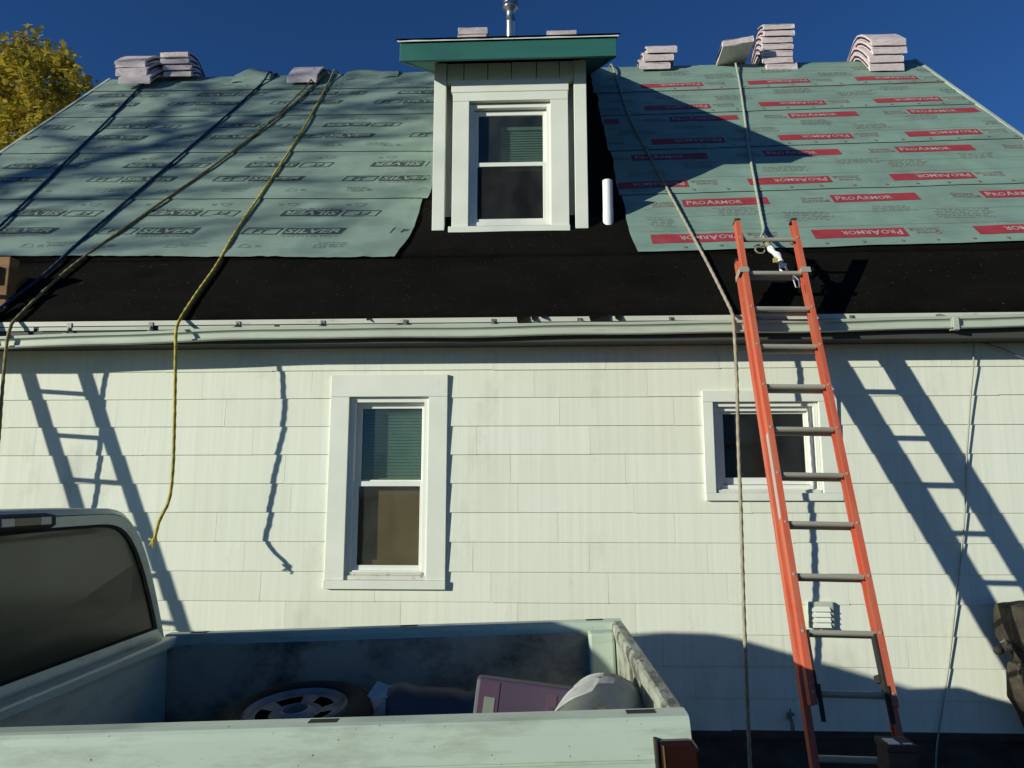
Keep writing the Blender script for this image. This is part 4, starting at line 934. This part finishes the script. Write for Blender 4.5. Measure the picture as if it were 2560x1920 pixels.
# ------------------------------------------------------------------ small things on the ground and at the left eave
bm = B(); px, py = 1.665, -1.60
ps = tag(empty('timber_post', (px, py, 0)), 'short dark square post with pale top in front of the ladder foot', 'post')
bm = B(); box(bm, px - .065, px + .065, py - .065, py + .065, -.1, .80); obj('shaft', bev(bm, .006), M['foundation'], ps, off=(px, py, 0))
bm = B(); box(bm, px - .071, px + .071, py - .071, py + .071, .802, .832); obj('cap', bev(bm, .004), M['foundation'], ps, off=(px, py, 0))
bm = B(); box(bm, px - .055, px - .005, py - .06, py + .02, .8325, .836); box(bm, px + .012, px + .05, py - .058, py - .045, .8325, .836); obj('paint_mark', bm, M['trim'], ps, off=(px, py, 0))
# weathered timber cleat at the left eave
tcx = tag(empty('timber_block', (-4.28, -.06, 3.35)), 'weathered brown timber block standing on the felt at the left frame edge', 'timber')
bm = B(); box(bm, -.19, .20, -.07, .03, -.06, .44); a = obj('board', bev(bm, .006), M['wood'], tcx)
bm = B(); box(bm, -.19, .13, -.10, -.071, .22, .36); obj('cleat', bev(bm, .004), M['wood'], tcx)
bm = B(); prism(bm, [(-.02 + .05, -.05), (.031, .36), (.36, .36)], -.15, .15, axis=0); obj('wedge', bm, M['wood'], tcx)

# ------------------------------------------------------------------ trees and shrub
def leaf_blob(bm, c, rad, n, size, rnd, flat=1.0):
    for i in range(n):
        while True:
            p = Vector((rnd.uniform(-1, 1), rnd.uniform(-1, 1), rnd.uniform(-1, 1)))
            if .15 < p.length < 1: break
        p = Vector((p.x * rad[0], p.y * rad[1], p.z * rad[2])) + Vector(c)
        u = Vector((rnd.gauss(0, 1), rnd.gauss(0, 1), rnd.gauss(0, 1))).normalized(); v = u.orthogonal().normalized(); s = size * rnd.uniform(.6, 1.35)
        bm.faces.new([bm.verts.new(p - u * s), bm.verts.new(p + v * s * .55), bm.verts.new(p + u * s), bm.verts.new(p - v * s * .55)])
def tree(label, name, base, H, seed, spread, leaves, lsize, lm, bare=False, group=None, lean=(0, 0), r0=.16, low=.35, nb=16):
    rnd = random.Random(seed); root = tag(empty(name, base), label, 'tree', group)
    tb = B(); lf = B(); tips = []
    tr = [Vector((lean[0] * t + .25 * math.sin(t * 3 + seed) * t, lean[1] * t, H * t)) for t in [i / 10 for i in range(11)]]
    tube(tb, tr, lambda t: r0 * (1 - .88 * t), 8)
    for i in range(nb):
        t = low + (1 - low) * (i + rnd.random()) / nb; k = min(9, int(t * 10)); p = tr[k].lerp(tr[k + 1], t * 10 - k)
        a = i * 2.4 + rnd.random(); L = spread * (1.15 - t) * rnd.uniform(.7, 1.25) + spread * .18
        d = Vector((math.cos(a), math.sin(a), rnd.uniform(.35, .9))).normalized(); q = [p]
        for s in range(5): q.append(q[-1] + (d + Vector((rnd.gauss(0, .2), rnd.gauss(0, .2), .12 * s + rnd.gauss(0, .12)))) * L / 5)
        tube(tb, q, lambda u, t=t: r0 * .42 * (1.05 - t * .7) * (1 - .8 * u), 6)
        for s in (2, 3, 4, 5):
            tips.append(q[s])
            for w in range(2 if not bare else 3):
                dd = Vector((rnd.gauss(0, 1), rnd.gauss(0, 1), rnd.gauss(.3, .7))).normalized(); LL = L * rnd.uniform(.18, .4)
                e = [q[s], q[s] + dd * LL * .5 + Vector((0, 0, rnd.gauss(0, .05))), q[s] + dd * LL]
                tube(tb, e, lambda u: r0 * .13 * (1 - .75 * u), 5, cap=False); tips.append(e[-1])
    obj('trunk', tb, M['bark'], root, smooth=True)
    if leaves:
        per = max(1, leaves // len(tips))
        for p in tips: leaf_blob(lf, p, (spread * .16, spread * .16, spread * .20), per, lsize, rnd)
        obj('crown', lf, lm, root)
    return root
tree('tall gold-green autumn tree at the left frame edge behind the house', 'autumn_tree', (-16.7, 14.5, 0), 15.2, 3, 2.8, 7500, .10, M['leafgold'], group='autumn trees behind the house', r0=.2, low=.5, nb=22)
tree('gold-green autumn tree with twin pointed tops, nearer the roof edge', 'autumn_tree', (-15.1, 14.0, 0), 14.9, 11, 2.0, 5200, .10, M['leafgold'], group='autumn trees behind the house', r0=.17, low=.5, nb=20)
tree('smaller sparse autumn tree closest to the far-left bundle stack', 'autumn_tree', (-13.65, 14.2, 0), 14.3, 21, 1.9, 3200, .09, M['leafgold'], group='autumn trees behind the house', r0=.13, low=.52, nb=18)
tree('rust-brown tree filling in low behind the left roof edge', 'rust_tree', (-17.2, 18.5, 0), 15.2, 31, 3.2, 10000, .12, M['leafrust'], group='autumn trees behind the house', r0=.2, low=.45, nb=20)
tree('rust-brown low tree behind the trunks, seen just above the left rake', 'rust_tree', (-15.6, 17.0, 0), 13.4, 41, 2.6, 9000, .11, M['leafrust'], group='autumn trees behind the house', r0=.16, low=.45, nb=18)
# leafless tree behind the camera: its boughs shade the left half of the roof
tree('nearly bare tree behind the viewer whose branches shade the left roof', 'bare_tree', (-19.0, -6.6, 0), 12.6, 5, 4.2, 500, .10, M['leafrust'], bare=True, r0=.24, low=.46, nb=27)

ux, uy = 3.30, -.32
ub = tag(empty('utility_box', (ux, uy, 0)), 'lumpy grey-brown utility box with round valve knob at the right frame edge', 'utility box')
bm = B(); bmesh.ops.create_cube(bm, size=1.0); bmesh.ops.subdivide_edges(bm, edges=bm.edges[:], cuts=9, use_grid_fill=True)
for v in bm.verts:
    p = v.co.copy(); q = Vector((p.x * .62, p.y * .34, p.z * .40))
    m_ = max(abs(p.x), abs(p.y), abs(p.z)); r_ = p.length; k_ = .5 / m_ * 0 + 1 - .16 * (r_ / .866) ** 4                 # rounded corners
    q = q * k_; q.x += (.03 * (-p.z + .1)) * 1.2 + (.10 * max(0, -p.z - .1) if p.x < 0 else 0)
    q += Vector((1, 1, .5)) * .018 * noise.noise(Vector((p.x * 6, p.y * 6, p.z * 7 + 3)))
    v.co = Vector((ux, uy, 1.085)) + q
obj('housing', bm, M['fixture'], ub, off=(ux, uy, 0), smooth=True)
bm = B(); lathe(bm, [(0, -.022), (.016, -.020), (.027, -.010), (.029, .004), (.024, .018), (0, .022)], (2.935, uy, .983), 14, axis=1); tube(bm, [(2.94, uy, .983), (3.0, uy, .985), (3.08, uy, 1.0)], .011, 8); obj('valve_knob', bm, M['black'], ub, off=(ux, uy, 0), smooth=True)
bm = B(); tube(bm, [(2.945, uy - .01, 1.035), (2.975, uy - .02, 1.055), (3.0, uy - .02, 1.03)], .007, 6); tube(bm, catmull([(3.06, uy, .90), (3.03, uy - .03, .86), (3.035, uy - .03, .82), (3.06, uy, .80)], 5), .008, 6); obj('bracket', bm, M['dullmetal'], ub, off=(ux, uy, 0))
bm = B(); prism(bm, [(3.04, .90), (3.022, .83), (3.012, .68), (3.06, .60), (3.16, .30), (3.18, 0), (3.42, 0), (3.42, .9)], uy - .10, uy + .10, axis=1); obj('conduit_cover', bev(bm, .015, 2), M['fixture'], ub, off=(ux, uy, 0))
